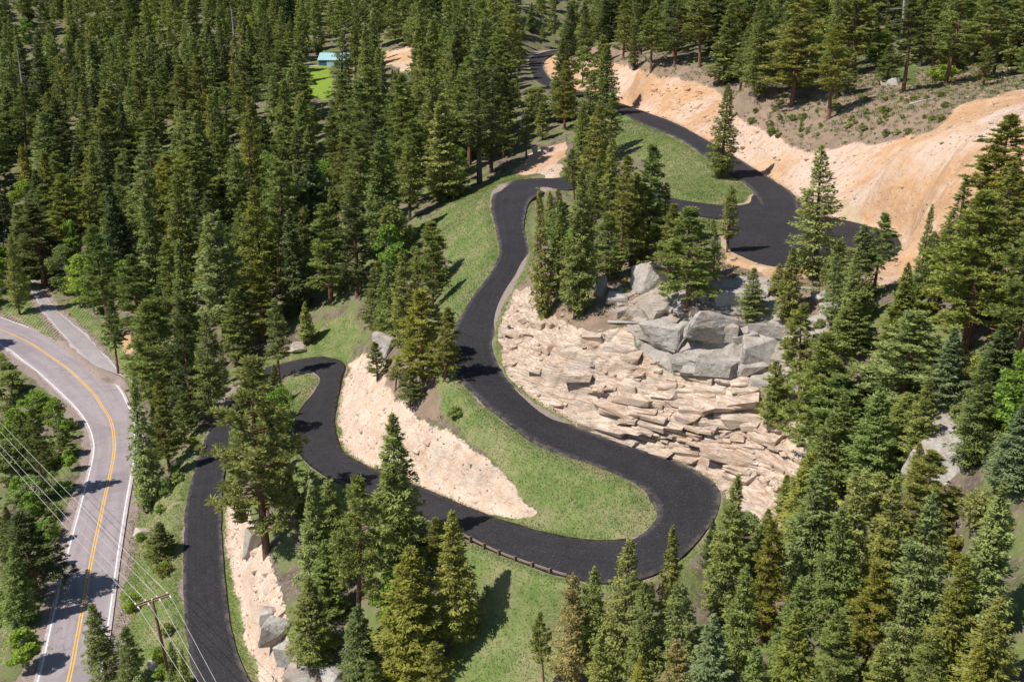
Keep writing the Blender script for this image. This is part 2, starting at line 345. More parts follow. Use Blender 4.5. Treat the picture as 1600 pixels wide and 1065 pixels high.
def base_z(x, y):
    x = np.asarray(x, float).ravel(); y = np.asarray(y, float).ravel(); out = np.empty(len(x))
    for i in range(0, len(x), 20000):
        q = slice(i, i + 20000)
        r2 = (x[q, None] - ctrl[None, :, 0]) ** 2 + (y[q, None] - ctrl[None, :, 1]) ** 2
        out[q] = kern(r2) @ wts[:n] + wts[n] + wts[n + 1] * x[q] / 100 + wts[n + 2] * y[q] / 100
    return out
def axis(segs):
    out = [segs[0][0]]
    for a, b, s0, s1 in segs:
        x = a
        while x < b - 1e-6:
            t = (x - a) / (b - a); x = min(b, x + s0 + (s1 - s0) * t); out.append(x)
    return np.array(out)
gx = axis([(-520, -120, 14, 1.2), (-120, -55, 1.0, .35), (-55, -2, .32, .3), (-2, 36, .135, .135), (36, 62, .3, .35), (62, 100, .4, 1.2), (100, 520, 1.4, 14)])
gy = axis([(8, 66, 3, .5), (66, 86, .4, .27), (86, 95, .25, .16), (95, 127, .125, .125), (128, 195, .3, .5), (195, 280, .55, 1.1), (280, 520, 1.2, 3), (520, 1100, 3.2, 16)])
GX, GY = np.meshgrid(gx, gy); shp = GX.shape
Z = base_z(GX, GY).reshape(shp)
xs, ys = GX.ravel(), GY.ravel()
# nearest road sample
kd_pts, kd_meta = [], []
for k, E in ROADS.items():
    c = (E[:, :3] + E[:, 3:]) / 2; hw = np.linalg.norm(E[:, :2] - E[:, 3:5], axis=1) / 2
    tg = np.gradient(c, axis=0); tl = np.linalg.norm(tg[:, :2], axis=1, keepdims=True) + 1e-6; tan = np.c_[tg[:, :2] / tl, tg[:, 2:] / tl]
    cr = np.abs(tan[:, 0] * (E[:, 4] - E[:, 1]) - tan[:, 1] * (E[:, 3] - E[:, 0])) / 2; hw = np.convolve(np.r_[[cr[0]] * 3, cr, [cr[-1]] * 3], np.ones(7) / 7, 'valid')
    for i in range(len(E)): kd_pts.append((c[i, 0], c[i, 1], 0)); kd_meta.append((hw[i], c[i, 2], k, *tan[i]))
kd = kdtree.KDTree(len(kd_pts))
for i, p in enumerate(kd_pts): kd.insert(p, i)
kd.balance()
hwA = np.array([m[0] for m in kd_meta]); zA = np.array([m[1] for m in kd_meta]); kA = np.array([{'drive': 0, 'up': 1, 'highway': 2, 'side': 3}[m[2]] for m in kd_meta])
near = np.full(xs.shape, 99.0); nz_ = np.zeros(xs.shape); nk = np.full(xs.shape, -1)
cand = np.where((xs > -170) & (xs < 75) & (ys > 45) & (ys < 460))[0]
idx = np.empty(len(cand), int); dd = np.empty(len(cand))
for j, i in enumerate(cand):
    _, q, d = kd.find((xs[i], ys[i], 0)); idx[j] = q; dd[j] = d
tA = np.array([m[3:6] for m in kd_meta]); pA = np.array(kd_pts)
ax_ = np.clip((xs[cand] - pA[idx, 0]) * tA[idx, 0] + (ys[cand] - pA[idx, 1]) * tA[idx, 1], -.5, .5)
near[cand] = np.sqrt(np.maximum(dd ** 2 - ax_ ** 2, 0)) - hwA[idx]; nz_[cand] = zA[idx] + ax_ * tA[idx, 2]; nk[cand] = kA[idx]
def in_poly(px, py, poly):
    r = np.zeros(px.shape, bool); m = len(poly)
    for i in range(m):
        x1, y1 = poly[i][0], poly[i][1]; x2, y2 = poly[(i + 1) % m][0], poly[(i + 1) % m][1]
        if y1 == y2: continue
        c = ((y1 > py) != (y2 > py)) & (px < (x2 - x1) * (py - y1) / (y2 - y1) + x1)
        r ^= c
    return r
def poly_dist(px, py, poly):
    d = np.full(px.shape, 1e9); m = len(poly)
    for i in range(m):
        a = np.array(poly[i][:2]); b = np.array(poly[(i + 1) % m][:2]); ab = b - a
        t = np.clip(((px - a[0]) * ab[0] + (py - a[1]) * ab[1]) / (ab @ ab), 0, 1)
        d = np.minimum(d, np.hypot(px - a[0] - t * ab[0], py - a[1] - t * ab[1]))
    return d
sm = lambda x, a, b: (lambda t: t * t * (3 - 2 * t))(np.clip((x - a) / (b - a), 0, 1))
Zf = Z.ravel().copy()
# image-space survey of the ground cover, read once into world masks
pu, pv, pz = proj(np.c_[xs, ys, Zf])
wu = pu + 13 * fbm(xs * .22, ys * .22, seed=3, octs=5); wv = pv + 9 * fbm(xs * .22, ys * .22, seed=9, octs=5)
ZONES = {
 'scrub': [[(905,80),(1000,70),(1100,110),(1200,120),(1330,110),(1600,110),(1600,160),(1500,200),(1400,225),(1260,240),(1160,195),(1000,115)],
           [(800,440),(850,400),(960,400),(1130,390),(1300,420),(1300,520),(1180,480),(990,490),(930,530),(870,500)],
           [(560,560),(640,560),(700,600),(700,660),(640,650),(600,610)]],
 'grass': [[(205,800),(262,755),(300,690),(340,635),(318,705),(296,772),(290,908),(306,1080),(170,1080),(190,900)],
           [(344,772),(346,823),(352,908),(360,975),(390,1070),(404,1070),(380,960),(362,880),(354,790)],
           [(446,588),(490,590),(497,602),(468,640),(456,670),(465,705),(520,750),(600,785),(590,830),(520,790),(450,770),(440,690)],
           [(440,566),(470,556),(510,552),(537,562),(562,520),(545,490),(470,530)],
           [(800,268),(834,277),(775,296),(769,340),(780,384),(763,431),(739,461),(712,508),(690,490),(690,440),(700,380),(640,390),(600,395),(700,310),(760,280)],
           [(690,580),(735,607),(787,652),(868,703),(986,750),(1030,800),(1012,835),(952,845),(851,832),(766,807),(600,740),(540,706),(524,672),(523,640),(533,690),(597,728),(665,756),(760,793),(845,798),(800,755),(730,690),(690,640)],
           [(680,835),(720,840),(868,898),(950,908),(960,930),(900,960),(850,1090),(680,1090),(720,950)],
           [(969,178),(1060,216),(1131,267),(1183,304),(1168,321),(1111,320),(1037,308),(1045,290),(985,230),(940,250),(938,190)],
           [(1037,335),(1111,341),(1135,352),(1130,365),(1060,352)],
           [(60,470),(110,540),(80,535),(0,500),(0,470)],[(90,470),(200,590),(225,610),(190,540),(120,470)],
           [(0,1065),(60,900),(120,760),(90,760),(30,900),(0,980)],[(1380,90),(1440,80),(1430,130),(1380,120)],
           [(770,545),(780,578),(806,606),(851,640),(912,671),(1060,720),(1128,760),(1128,748),(1060,708),(912,660),(851,628),(800,585)]],
 'cut': [[(803,440),(830,450),(870,500),(930,522),(985,505),(1000,545),(1060,585),(1130,585),(1200,560),(1240,600),(1270,660),(1270,720),(1245,780),(1215,850),(1170,835),(1126,755),(1060,712),(912,662),(851,632),(806,598),(785,570),(778,520),(792,475)],
         ],
 'soil': [[(540,556),(565,545),(600,560),(600,600),(650,655),(700,675),(740,705),(795,755),(845,798),(760,795),(665,758),(597,732),(560,715),(530,690),(527,640),(536,590)],
         [(348,780),(385,780),(400,830),(425,880),(445,935),(450,985),(470,1040),(450,1090),(404,1070),(380,960),(355,880)]],
 'orange': [[(900,92),(960,98),(1010,112),(1100,130),(1130,150),(1160,190),(1215,215),(1260,235),(1340,225),(1400,220),(1450,205),(1500,165),(1600,140),(1700,160),(1700,300),(1530,320),(1480,350),(1440,410),(1400,440),(1375,450),(1340,420),(1330,350),(1240,305),(1161,252),(1060,194),(969,162),(915,140)],
            [(795,272),(872,276),(885,222),(855,228),(825,252)],[(1132,390),(1200,414),(1260,420),(1260,436),(1200,432),(1130,408)],
            [(600,75),(645,75),(650,112),(600,100)],[(183,520),(210,505),(217,540),(195,565)],[(738,80),(765,85),(765,112),(745,112)],[(848,85),(870,75),(905,95),(912,140),(868,135),(850,110)]],
 'grey': [[(985,475),(1050,440),(1200,430),(1225,500),(1222,560),(1180,562),(1130,585),(1060,583),(1000,545)],[(1195,565),(1225,560),(1262,640),(1220,645)],[(1420,650),(1480,640),(1540,720),(1480,740)]],
 'sand': [[(1295,316),(1330,312),(1375,345),(1395,362),(1340,352)],[(470,99),(530,101),(600,104),(600,109),(520,106),(470,104)]],
 'lawn': [[(470,104),(520,107),(520,152),(470,150)],[(594,130),(604,130),(604,146),(594,146)]],
}
M = {}
for k, polys in ZONES.items():
    r = np.zeros(xs.shape, bool)
    for p in polys: r |= in_poly(wu, wv, p)
    M[k] = (r & (pz < 500)).astype(np.float32)
# shoulders, verges
isd = (nk == 0) | (nk == 1)
M['grass'] = np.maximum(M['grass'], (isd & (near < .7 + .5 * fbm(xs * .3, ys * .3, seed=5)) & (M['orange'] < .5) & (fbm(xs * .12, ys * .12, seed=77) > -.35)).astype(np.float32))
M['gravel'] = ((nk == 2) & (near < 1.9 + 1.3 * fbm(xs * .15, ys * .15, seed=21))).astype(np.float32)
rim = isd & (near < -.10 + .75 * np.maximum(0, fbm(xs * .25, ys * .25, seed=15))); M['grass'][rim] = 0
M['gravel'] = np.maximum(M['gravel'], rim.astype(np.float32))
M['gravel'] = np.maximum(M['gravel'], ((nk == 3) & (near < 1.2)).astype(np.float32))
M['gravel'] = np.maximum(M['gravel'], in_poly(wu, wv, [(95,525),(150,530),(206,613),(214,690),(205,690),(196,630),(160,585),(110,545)]).astype(np.float32))
padd = poly_dist(xs, ys, PAD); padin = in_poly(xs, ys, PAD); padn = np.where(padin, -padd, padd)
M['sand'] = np.maximum(M['sand'], ((padn < .8)).astype(np.float32)); M['grass'][padn < .8] = 0
for k in ('cut', 'soil', 'orange', 'grey'): M[k][(nk >= 0) & (near < .4)] = 0
for k in M:
    a_ = M[k].reshape(shp)
    for _ in range(3): a_[1:-1, 1:-1] = (a_[1:-1, 1:-1] * 2 + a_[:-2, 1:-1] + a_[2:, 1:-1] + a_[1:-1, :-2] + a_[1:-1, 2:]) / 6
# flatten road beds
f = 1 - sm(near, .8, 3.2); f[nk == 2] = (1 - sm(near, 2.2, 7))[nk == 2]
Zf = Zf * (1 - f) + (nz_ - .15) * f
fp = 1 - sm(padn, .7, 2.2); Zf = Zf * (1 - fp) + (CAMH - PAD_H - .05) * fp
flat = np.maximum(f, fp)
# natural roughness
rough = (1 - flat) * (.5 + .5 * sm(near, 2, 9))
Zf += rough * (.55 * fbm(xs * .11, ys * .11, seed=31) + .22 * fbm(xs * .45, ys * .45, seed=41)) * (1 - .6 * M['grass'])
# rock faces: strata and fractured blocks pushed out of the slope
Zg = Zf.reshape(shp)
Zb = Zg.copy()
for _ in range(10): Zb[1:-1, 1:-1] = (Zb[1:-1, 1:-1] * 2 + Zb[:-2, 1:-1] + Zb[2:, 1:-1] + Zb[1:-1, :-2] + Zb[1:-1, 2:]) / 6
dzdy, dzdx = np.gradient(Zb, gy, gx); sl = np.hypot(dzdx, dzdy) + 1e-6
hx, hy = (-dzdx / sl).ravel(), (-dzdy / sl).ravel(); slr = sl.ravel()
cm = np.maximum(np.maximum(M['cut'], np.maximum(M['orange'], M['soil']) * .5), M['grey']).reshape(shp)
for _ in range(3): cm[1:-1, 1:-1] = (cm[1:-1, 1:-1] * 2 + cm[:-2, 1:-1] + cm[2:, 1:-1] + cm[1:-1, :-2] + cm[1:-1, 2:]) / 6
cm = cm.ravel() * (1 - flat) * sm(slr, .25, .8)
main = in_poly(pu, pv, [(760,420),(1300,420),(1300,860),(1150,860),(760,640)]).astype(float)
X2, Y2, Z2 = xs.copy(), ys.copy(), Zf.copy()
ci = np.where(cm > .02)[0]
qx, qy, qz = xs[ci], ys[ci], Zf[ci]
wz = qz + .10 * qx + .05 * qy + .7 * fbm(qx * .13, qy * .13, qz * .13, seed=51)
ang = .45; rx, ry = qx * math.cos(ang) + qy * math.sin(ang), -qx * math.sin(ang) + qy * math.cos(ang)
mn = main[ci]
v1, e1 = cells(rx / 4.2, ry / 3.8, wz / 1.9, 61); v2, e2 = cells(rx / 1.7 + 7, ry / 1.6, wz / .8, 71)
T = 1.55; wl = wz / T + .35 * vnoise(rx * .16, ry * .16, seed=81)
li = np.floor(wl); tl_ = wl - li
seg = np.floor(rx / 5.0 + 3 * _hash(li, li * 0, li * 0, 82))
amp = .15 + 1.25 * _hash(li, seg, li * 0, 83) ** 2 * sm(fbm(rx * .12, ry * .12, wz * .2, seed=84), -.35, .25)
ledge = amp * sm(tl_, 0, .17) * (1 - tl_) ** 1.2 * 1.25
gul = np.abs(fbm(rx * .07, ry * .42, seed=95, octs=4))
off = (.9 * (v1 - .5) + .35 * (v2 - .5) + 1.1 * ledge - .4 * np.exp(-(e1 / .06) ** 2)) * mn + (1 - mn) * (.5 * (v1 - .5) + .2 * (v2 - .5) + .25 * ledge - 2.0 * gul + .35 * fbm(qx * .7, qy * .7, qz * .7, seed=96)) + .16 * fbm(qx * .9, qy * .9, qz * .9, seed=91)
off *= cm[ci]
ofg = np.zeros(xs.shape); ofg[ci] = off; ofg = ofg.reshape(shp)
for _ in range(2): ofg[1:-1, 1:-1] = (ofg[1:-1, 1:-1] * 2 + ofg[:-2, 1:-1] + ofg[2:, 1:-1] + ofg[1:-1, :-2] + ofg[1:-1, 2:]) / 6
off = ofg.ravel()[ci]
X2[ci] += hx[ci] * off * .9; Y2[ci] += hy[ci] * off * .9; Z2[ci] += off * .12
Zs = Z2.reshape(shp)
nyr, nxr = shp
I = np.arange(nyr * nxr).reshape(shp)
quads = np.stack([I[:-1, :-1], I[:-1, 1:], I[1:, 1:], I[1:, :-1]], -1).reshape(-1, 4)
tme = mesh_np('terrain', np.c_[X2, Y2, Z2], quads, terrain_material(), smooth=True)
fl = np.zeros(len(quads), bool); rockq = (cm[quads].mean(1) > .3); 
for k, a in M.items():
    at = tme.attributes.new(k, 'FLOAT', 'POINT'); at.data.foreach_set('value', a.astype(np.float32))
terrain = tag(link('terrain', tme), kind='structure')

# ------------------------------------------------------------------ fractured ledges: angular blocks standing out of the blasted faces
import bmesh
def hull_pts(rs, sx, sy, sz, n_=16):
    P = rs.uniform(-1, 1, (n_ + 8, 3)); P = np.sign(P) * np.abs(P) ** .42
    bm = bmesh.new()
    for p in P * np.array([sx, sy, sz]) * .5: bm.verts.new(p)
    bmesh.ops.convex_hull(bm, input=bm.verts)
    for v in [v for v in bm.verts if not v.link_faces]: bm.verts.remove(v)
    bm.verts.index_update()
    V = np.array([v.co[:] for v in bm.verts]); F = [[v.index for v in f_.verts] for f_ in bm.faces]; bm.free(); return V, F
def ledge_field(name, polys, count, smin, smax, flat_, zone, seed, proud=.3, clump=None):
    rs = np.random.RandomState(seed); VV, FF, n0 = [], [], 0
    q = np.zeros(xs.shape, bool)
    for p in polys: q |= in_poly(pu, pv, p)
    vm = np.where(q & (near > .7) & (padn > .7) & (pz < 320) & (slr > .3))[0]
    if clump is not None: vm = vm[fbm(xs[vm] * clump, ys[vm] * clump, seed=seed) > rs.uniform(-.35, .1, len(vm))]
    area = np.outer(np.gradient(gy), np.gradient(gx)).ravel()[vm]
    for i in vm[rs.choice(len(vm), count, p=area / area.sum())]:
        a = smin + (smax - smin) * rs.rand() ** 2.2; V, F = hull_pts(rs, a * rs.uniform(.9, 1.7), a * rs.uniform(.7, 1.0), a * flat_ * rs.uniform(.6, 1.3))
        az = math.atan2(hy[i], hx[i]) + math.pi / 2 + rs.normal() * .18
        R_ = Matrix.Rotation(az, 3, 'Z') @ Matrix.Rotation(rs.normal() * .10 - .06, 3, 'Y') @ Matrix.Rotation(rs.normal() * .14 + .22, 3, 'X')
        V = V @ np.array(R_).T
        out = proud * a * rs.uniform(-.2, .6)
        VV.append(V + np.array([X2[i] + hx[i] * out, Y2[i] + hy[i] * out, Z2[i] - .20 * a])); FF += [[k + n0 for k in f_] for f_ in F]; n0 += len(V)
    me = bpy.data.meshes.new(name); me.from_pydata(np.concatenate(VV).tolist(), [], FF); me.materials.append(bpy.data.materials['ground']); me.update()
    at = me.attributes.new(zone, 'FLOAT', 'POINT'); at.data.foreach_set('value', np.ones(n0, np.float32))
    return tag(link(name, me), kind='structure')
CLIFF = [(800,470),(850,480),(900,530),(985,500),(1000,545),(1060,585),(1130,585),(1200,560),(1235,600),(1262,660),(1255,720),(1215,780),(1150,755),(1060,712),(912,658),(851,625),(806,592),(790,540)]
ledge_field('cliff_ground_ledges', [CLIFF], 300, .5, 2.6, .42, 'cut', 901, .34, .10)
ledge_field('cliff_ground_strata', [[(930,590),(1060,600),(1190,590),(1235,640),(1240,710),(1130,735),(1060,705),(930,660)]], 250, .9, 4.6, .22, 'cut', 902, .30)
ledge_field('cliff_top_ground_rock', [[(990,490),(1050,450),(1200,440),(1222,500),(1222,555),(1130,580),(1060,578),(1002,540)],[(1200,570),(1225,562),(1255,640),(1222,640)],[(1215,440),(1300,440),(1300,520),(1230,520)],[(940,455),(1000,440),(1000,480),(950,480)]], 120, 1.0, 4.6, .40, 'grey', 903, .2)
ledge_field('middle_cut_ground_ledges', [[(540,560),(600,560),(600,610),(650,660),(740,710),(790,770),(665,755),(560,710),(530,660)]], 50, .3, 1.2, .5, 'soil', 904, .25, .15)
ledge_field('lower_cut_ground_rock', [[(352,790),(385,785),(420,880),(445,940),(450,985),(465,1060),(410,1062),(380,955)]], 60, .4, 1.5, .6, 'soil', 905, .3, .15)
ledge_field('upper_cut_ground_ledges', [[(1000,120),(1100,140),(1160,195),(1230,225),(1250,280),(1200,270),(1150,235),(1060,180)]], 220, .4, 1.6, .45, 'orange', 906, .3, .10)

def ground(x, y):                              # bilinear height
    i = int(np.clip(np.searchsorted(gx, x) - 1, 0, nxr - 2)); j = int(np.clip(np.searchsorted(gy, y) - 1, 0, nyr - 2))
    t = (x - gx[i]) / (gx[i + 1] - gx[i]); q = (y - gy[j]) / (gy[j + 1] - gy[j])
    return (Zs[j, i] * (1 - t) + Zs[j, i + 1] * t) * (1 - q) + (Zs[j + 1, i] * (1 - t) + Zs[j + 1, i + 1] * t) * q
def mask_at(k, x, y):
    i = int(np.clip(np.searchsorted(gx, x), 0, nxr - 1)); j = int(np.clip(np.searchsorted(gy, y), 0, nyr - 1)); return M[k].reshape(shp)[j, i]
def hit(u, v, lift=0.0):                       # where the sight line of a pixel meets the ground raised by lift
    a, b = (u - 800) / FPX, (v - 532.5) / FPX
    d = np.array([a, C_ - b * S_, -(S_ + b * C_)])
    z0, s = 40.0, .5
    while z0 < 1000:
        p = d * z0
        if CAMH + p[2] < ground(p[0], p[1]) + lift: break
        z0 += s; s = max(.5, z0 * .006)
    lo, hi = z0 - s, z0
    for _ in range(18):
        m = (lo + hi) / 2; p = d * m
        if CAMH + p[2] < ground(p[0], p[1]) + lift: hi = m
        else: lo = m
    p = d * hi
    return Vector((p[0], p[1], ground(p[0], p[1])))

# ------------------------------------------------------------------ road surfaces and markings
def strip(name, E, mat, a0=0.0, a1=1.0, lift=0.0, nx=9, parent=None, wob=0.0, drop=0.4):
    n_ = len(E); ts = np.linspace(a0, a1, nx); V, acr, alo = [], [], []
    L = np.r_[0, np.cumsum(np.linalg.norm(np.diff((E[:, :3] + E[:, 3:]) / 2, axis=0), axis=1))]
    for i in range(n_):
        w = np.linalg.norm(E[i, :3] - E[i, 3:])
        for t in ts:
            tt = t
            if wob and t in (0.0, 1.0): tt = t + (1 if t else -1) * wob * fbm(np.array([L[i] * .33]), np.array([t * 9.]), seed=6)[0] / w
            p = E[i, :3] * (1 - tt) + E[i, 3:] * tt
            V.append((p[0], p[1], p[2] + lift + (.05 * (1 - (2 * t - 1) ** 2)))); acr.append(t); alo.append(L[i])
    I2 = np.arange(n_ * nx).reshape(n_, nx)
    F = np.stack([I2[:-1, :-1], I2[:-1, 1:], I2[1:, 1:], I2[1:, :-1]], -1).reshape(-1, 4).tolist()
    if drop:                                   # the pavement's edge reaches down into the ground
        for side in (0, nx - 1):
            b0 = len(V)
            for i in range(n_): p = V[I2[i, side]]; V.append((p[0], p[1], p[2] - drop)); acr.append(float(ts[side])); alo.append(L[i])
            for i in range(n_ - 1): F.append([int(I2[i, side]), int(I2[i + 1, side]), b0 + i + 1, b0 + i])
    me = mesh_np(name, V, F, mat, True)
    at = me.attributes.new('across', 'FLOAT', 'POINT'); at.data.foreach_set('value', np.array(acr, np.float32))
    at = me.attributes.new('along', 'FLOAT', 'POINT'); at.data.foreach_set('value', np.array(alo, np.float32))
    return link(name, me, parent)
m_black = asphalt_material('fresh_asphalt', (.021, .0185, .0215), (.036, .033, .037), .55, (.145, .137, .147))
m_grey = asphalt_material('worn_asphalt', (.30, .25, .262), (.385, .33, .34), .9, (.22, .185, .19))
m_side = asphalt_material('side_gravel', (.30, .265, .265), (.40, .35, .34), .8, (.24, .2, .19))
m_white = simple('white_paint', (.72, .70, .69), .7, var=.16, sc=1.5)
m_yellow = simple('yellow_paint', (.78, .46, .07), .7, var=.12, sc=2)
drive = tag(strip('driveway_road', ROADS['drive'], m_black, wob=.16, lift=.02), kind='structure')
upr = tag(strip('upper_driveway_road', ROADS['up'], m_black, wob=.15, lift=.028), kind='structure')
hw = ROADS['highway'].copy(); dx = hw[:, 3:] - hw[:, :3]; hwid = np.linalg.norm(dx, axis=1, keepdims=True)
hwe = np.c_[hw[:, :3] - dx / hwid * .35, hw[:, 3:] + dx / hwid * .35]
hwy = tag(strip('highway_road', hwe, m_grey, lift=0.0, nx=13), kind='structure')
def line(name, f, off, w, mat):
    c = hw[:, :3] * (1 - f) + hw[:, 3:] * f + dx / hwid * off
    q = 2 * f - 1
    e = np.c_[c - dx / hwid * w / 2, c + dx / hwid * w / 2]
    V = []
    for r in e:                                 # follow the crown of the road
        for p in (r[:3], r[3:]): V.append(p)
    V = np.array(V); W = hwid[:, 0] + .7
    t = np.repeat(((f * hwid[:, 0] + off + .35) / W), 2); V[:, 2] += .05 * (1 - (2 * t - 1) ** 2) + .006
    k = np.arange(len(e) - 1) * 2
    return link(name, mesh_np(name, V, np.c_[k, k + 1, k + 3, k + 2], mat), hwy)
line('edge_line', 0, .10, .20, m_white); line('edge_line', 1, -.10, .20, m_white)
line('centre_line', .5, -.16, .15, m_yellow); line('centre_line', .5, .16, .15, m_yellow)
side = tag(strip('side_road', ROADS['side'], m_side, wob=.6, lift=.01), kind='structure')
b = MB(); top = [(p[0], p[1], p[2] + .055) for p in catmull(np.vstack([PAD, PAD[:1]]), 1.0)[:-1]]
b.face(top[::-1] if sum((top[i][0] * top[(i + 1) % len(top)][1] - top[(i + 1) % len(top)][0] * top[i][1]) for i in range(len(top))) < 0 else top)
for i in range(len(top)):
    p, q = top[i], top[(i + 1) % len(top)]; b.face([p, q, (q[0], q[1], q[2] - .2), (p[0], p[1], p[2] - .2)])
pad = tag(b.build('parking_pad', m_black), kind='structure')
at = pad.data.attributes.new('across', 'FLOAT', 'POINT'); at.data.foreach_set('value', np.full(len(pad.data.vertices), .5, np.float32))

# ------------------------------------------------------------------ trees
m_fol = foliage_material('needles'); m_leaf = foliage_material('leaves')
m_barkp = bark_material('pine_bark', (.13, .065, .04), (.24, .125, .075)); m_barkf = bark_material('fir_bark', (.07, .052, .042), (.13, .10, .08))
m_barkd = bark_material('dead_wood', (.30, .27, .25), (.46, .43, .40)); m_barka = bark_material('aspen_bark', (.34, .32, .27), (.5, .48, .42))
def rot_rand(rs, n_):                           # random unit vectors
    v = rs.normal(size=(n_, 3)); return v / np.linalg.norm(v, axis=1, keepdims=True)
def tris_at(C, D, N, ln, wd):                   # one triangle per centre: base at C, tip along D, flat normal near N
    W = np.cross(D, N); W /= np.linalg.norm(W, axis=1, keepdims=True) + 1e-9
    ln = np.broadcast_to(ln, (len(C),))[:, None]; wd = np.broadcast_to(wd, (len(C),))[:, None]
    return np.stack([C - W * wd * .5 - D * ln * .3, C + W * wd * .5 - D * ln * .3, C + D * ln * .7], 1).reshape(-1, 3)
def conifer(seed, h, R, base, droop, gap, power, tri=.30, dens=1.0):
    rs = np.random.RandomState(seed); pts = []; tb = MB()
    lean = rs.normal(size=2) * .012 * h
    tb.tube([(0, 0, -1.2), (0, 0, h * .3), (lean[0] * .5, lean[1] * .5, h * .65), (lean[0], lean[1], h)], [.016 * h + .06, .012 * h + .04, .007 * h + .02, .01], 7)
    z = base * h
    while z < h * .985:
        t = (z - base * h) / (h * (1 - base)); prof = R * ((1 - t) ** power) * (.42 + .58 * min(1, t / .16)) + .12
        nb = rs.randint(5, 8); a0 = rs.rand() * 6.28
        for k in range(nb):
            if rs.rand() < gap: continue
            az = a0 + k * 6.283 / nb + rs.normal() * .25; L = prof * rs.uniform(.62, 1.2)
            el = -droop * (1 - t) + .55 * t ** 2 + rs.normal() * .1
            d = np.array([math.cos(az) * math.cos(el), math.sin(az) * math.cos(el), math.sin(el)])
            o = np.array([lean[0] * z / h, lean[1] * z / h, z + rs.uniform(-.15, .15)])
            if L > .9: tb.tube([o, o + d * L * .75 + np.array([0, 0, .03 * L])], [.012 * L + .012, .008], 3, False)
            m = max(5, int(L / .17 * dens * 4.0))
            s = rs.uniform(.18, 1, m) ** .75
            fan = (1 - s) * .50 + .12
            sd = np.array([-math.sin(az), math.cos(az), 0])
            lat = rs.uniform(-1, 1, m) * fan * L
            C = o + d * (s * L)[:, None] + sd * lat[:, None] + np.array([0, 0, 1]) * (.09 * L * s ** 2 - .16 * np.abs(lat) + rs.normal(size=m) * .12)[:, None]
            D = d[None] + sd[None] * (np.sign(lat) * .8)[:, None] + rs.normal(size=(m, 3)) * .32; D[:, 2] -= .12
            D /= np.linalg.norm(D, axis=1, keepdims=True)
            N = rs.normal(size=(m, 3)) * .55; N[:, 2] += 1
            pts.append(tris_at(C, D, N, tri * rs.uniform(.8, 1.5, m), tri * rs.uniform(.45, .8, m)))
        z += rs.uniform(.26, .44) * (h / 16) ** .5
    V = np.concatenate(pts); return V, tb
def pine(seed, h, R, base, nbr=78, tuft=.55, npt=34):
    rs = np.random.RandomState(seed); pts = []; tb = MB()
    l = rs.normal(size=(4, 2)) * .012 * h; l[0] = 0; l = np.cumsum(l, 0)
    tx = lambda z: np.array([np.interp(z, [0, h * .35, h * .7, h], l[:, 0]), np.interp(z, [0, h * .35, h * .7, h], l[:, 1])])
    tb.tube([(0, 0, -1.2)] + [(*tx(q * h), q * h) for q in (.02, .25, .5, .75, .97)], [.019 * h + .06, .017 * h + .05, .014 * h + .03, .010 * h + .02, .006 * h + .01, .02], 8)
    for k in range(nbr):
        t = (k + rs.rand()) / nbr; z = h * (base + (1 - base) * t ** .92 * .985)
        prof = R * (math.sin(math.pi * min(1, .18 + .82 * t) ** .85) ** .6) * (1.06 - .62 * t) + .15
        az = k * 2.4 + rs.normal() * .5; L = prof * rs.uniform(.5, 1.18); el = -.12 + .75 * t + rs.normal() * .17
        d = np.array([math.cos(az) * math.cos(el), math.sin(az) * math.cos(el), math.sin(el)]); o = np.array([*tx(z), z])
        e = o + d * L; mid = o + d * L * .5 - np.array([0, 0, .05 * L]); e[2] += .1 * L
        tb.tube([o, mid, e], [.014 * L + .02, .010 * L + .012, .01], 4, False)
        nt_ = max(3, int(L * 3.2))
        sd = np.array([-math.sin(az), math.cos(az), 0.])
        for q in range(nt_):
            s = rs.uniform(.38, 1.03); c = o * (1 - s) + e * s + sd * rs.normal() * .20 * L + np.array([0, 0, rs.normal() * .16])
            r = tuft * rs.uniform(.7, 1.25); D = rot_rand(rs, npt); D[:, 2] = np.abs(D[:, 2]) * .9 - .22; D += d * .35
            D /= np.linalg.norm(D, axis=1, keepdims=True)
            C = c + D * (r * rs.uniform(.15, .75, npt))[:, None] * np.array([1, 1, .62])
            pts.append(tris_at(C, D, rot_rand(rs, npt), r * .62, r * .26))
    return np.concatenate(pts), tb
def broadleaf(seed, h, R, base, ncl=55, per=90, leaf=.2, col_trunks=1):
    rs = np.random.RandomState(seed); pts = []; tb = MB()
    for s in range(col_trunks):
        a = rs.rand() * 6.28; q = .16 * h * (0 if col_trunks == 1 else 1)
        tb.tube([(0, 0, -.6), (math.cos(a) * q * .3, math.sin(a) * q * .3, h * .4), (math.cos(a) * q, math.sin(a) * q, h * .9)], [.012 * h + .03, .009 * h + .02, .01], 6)
    for k in range(ncl):
        t = rs.rand(); z = h * (base + (1 - base) * t); pr = R * math.sin(math.pi * (.12 + .86 * t)) ** .6
        a = rs.rand() * 6.28; rr = pr * math.sqrt(rs.uniform(.15, 1)); c = np.array([math.cos(a) * rr, math.sin(a) * rr, z])
        if rs.rand() < .5: tb.tube([(0, 0, max(.1, z - rr * .7)), tuple(c)], [.008 * h + .01, .008], 3, False)
        cr = R * rs.uniform(.2, .38); D = rot_rand(rs, per); C = c + D * (cr * rs.uniform(.3, 1, per) ** .5)[:, None] * np.array([1, 1, .8])
        D2 = rot_rand(rs, per); N = D + rs.normal(size=(per, 3)) * .5
        pts.append(tris_at(C, D2, N, leaf * 1.5, leaf * 1.2))
    return np.concatenate(pts), tb
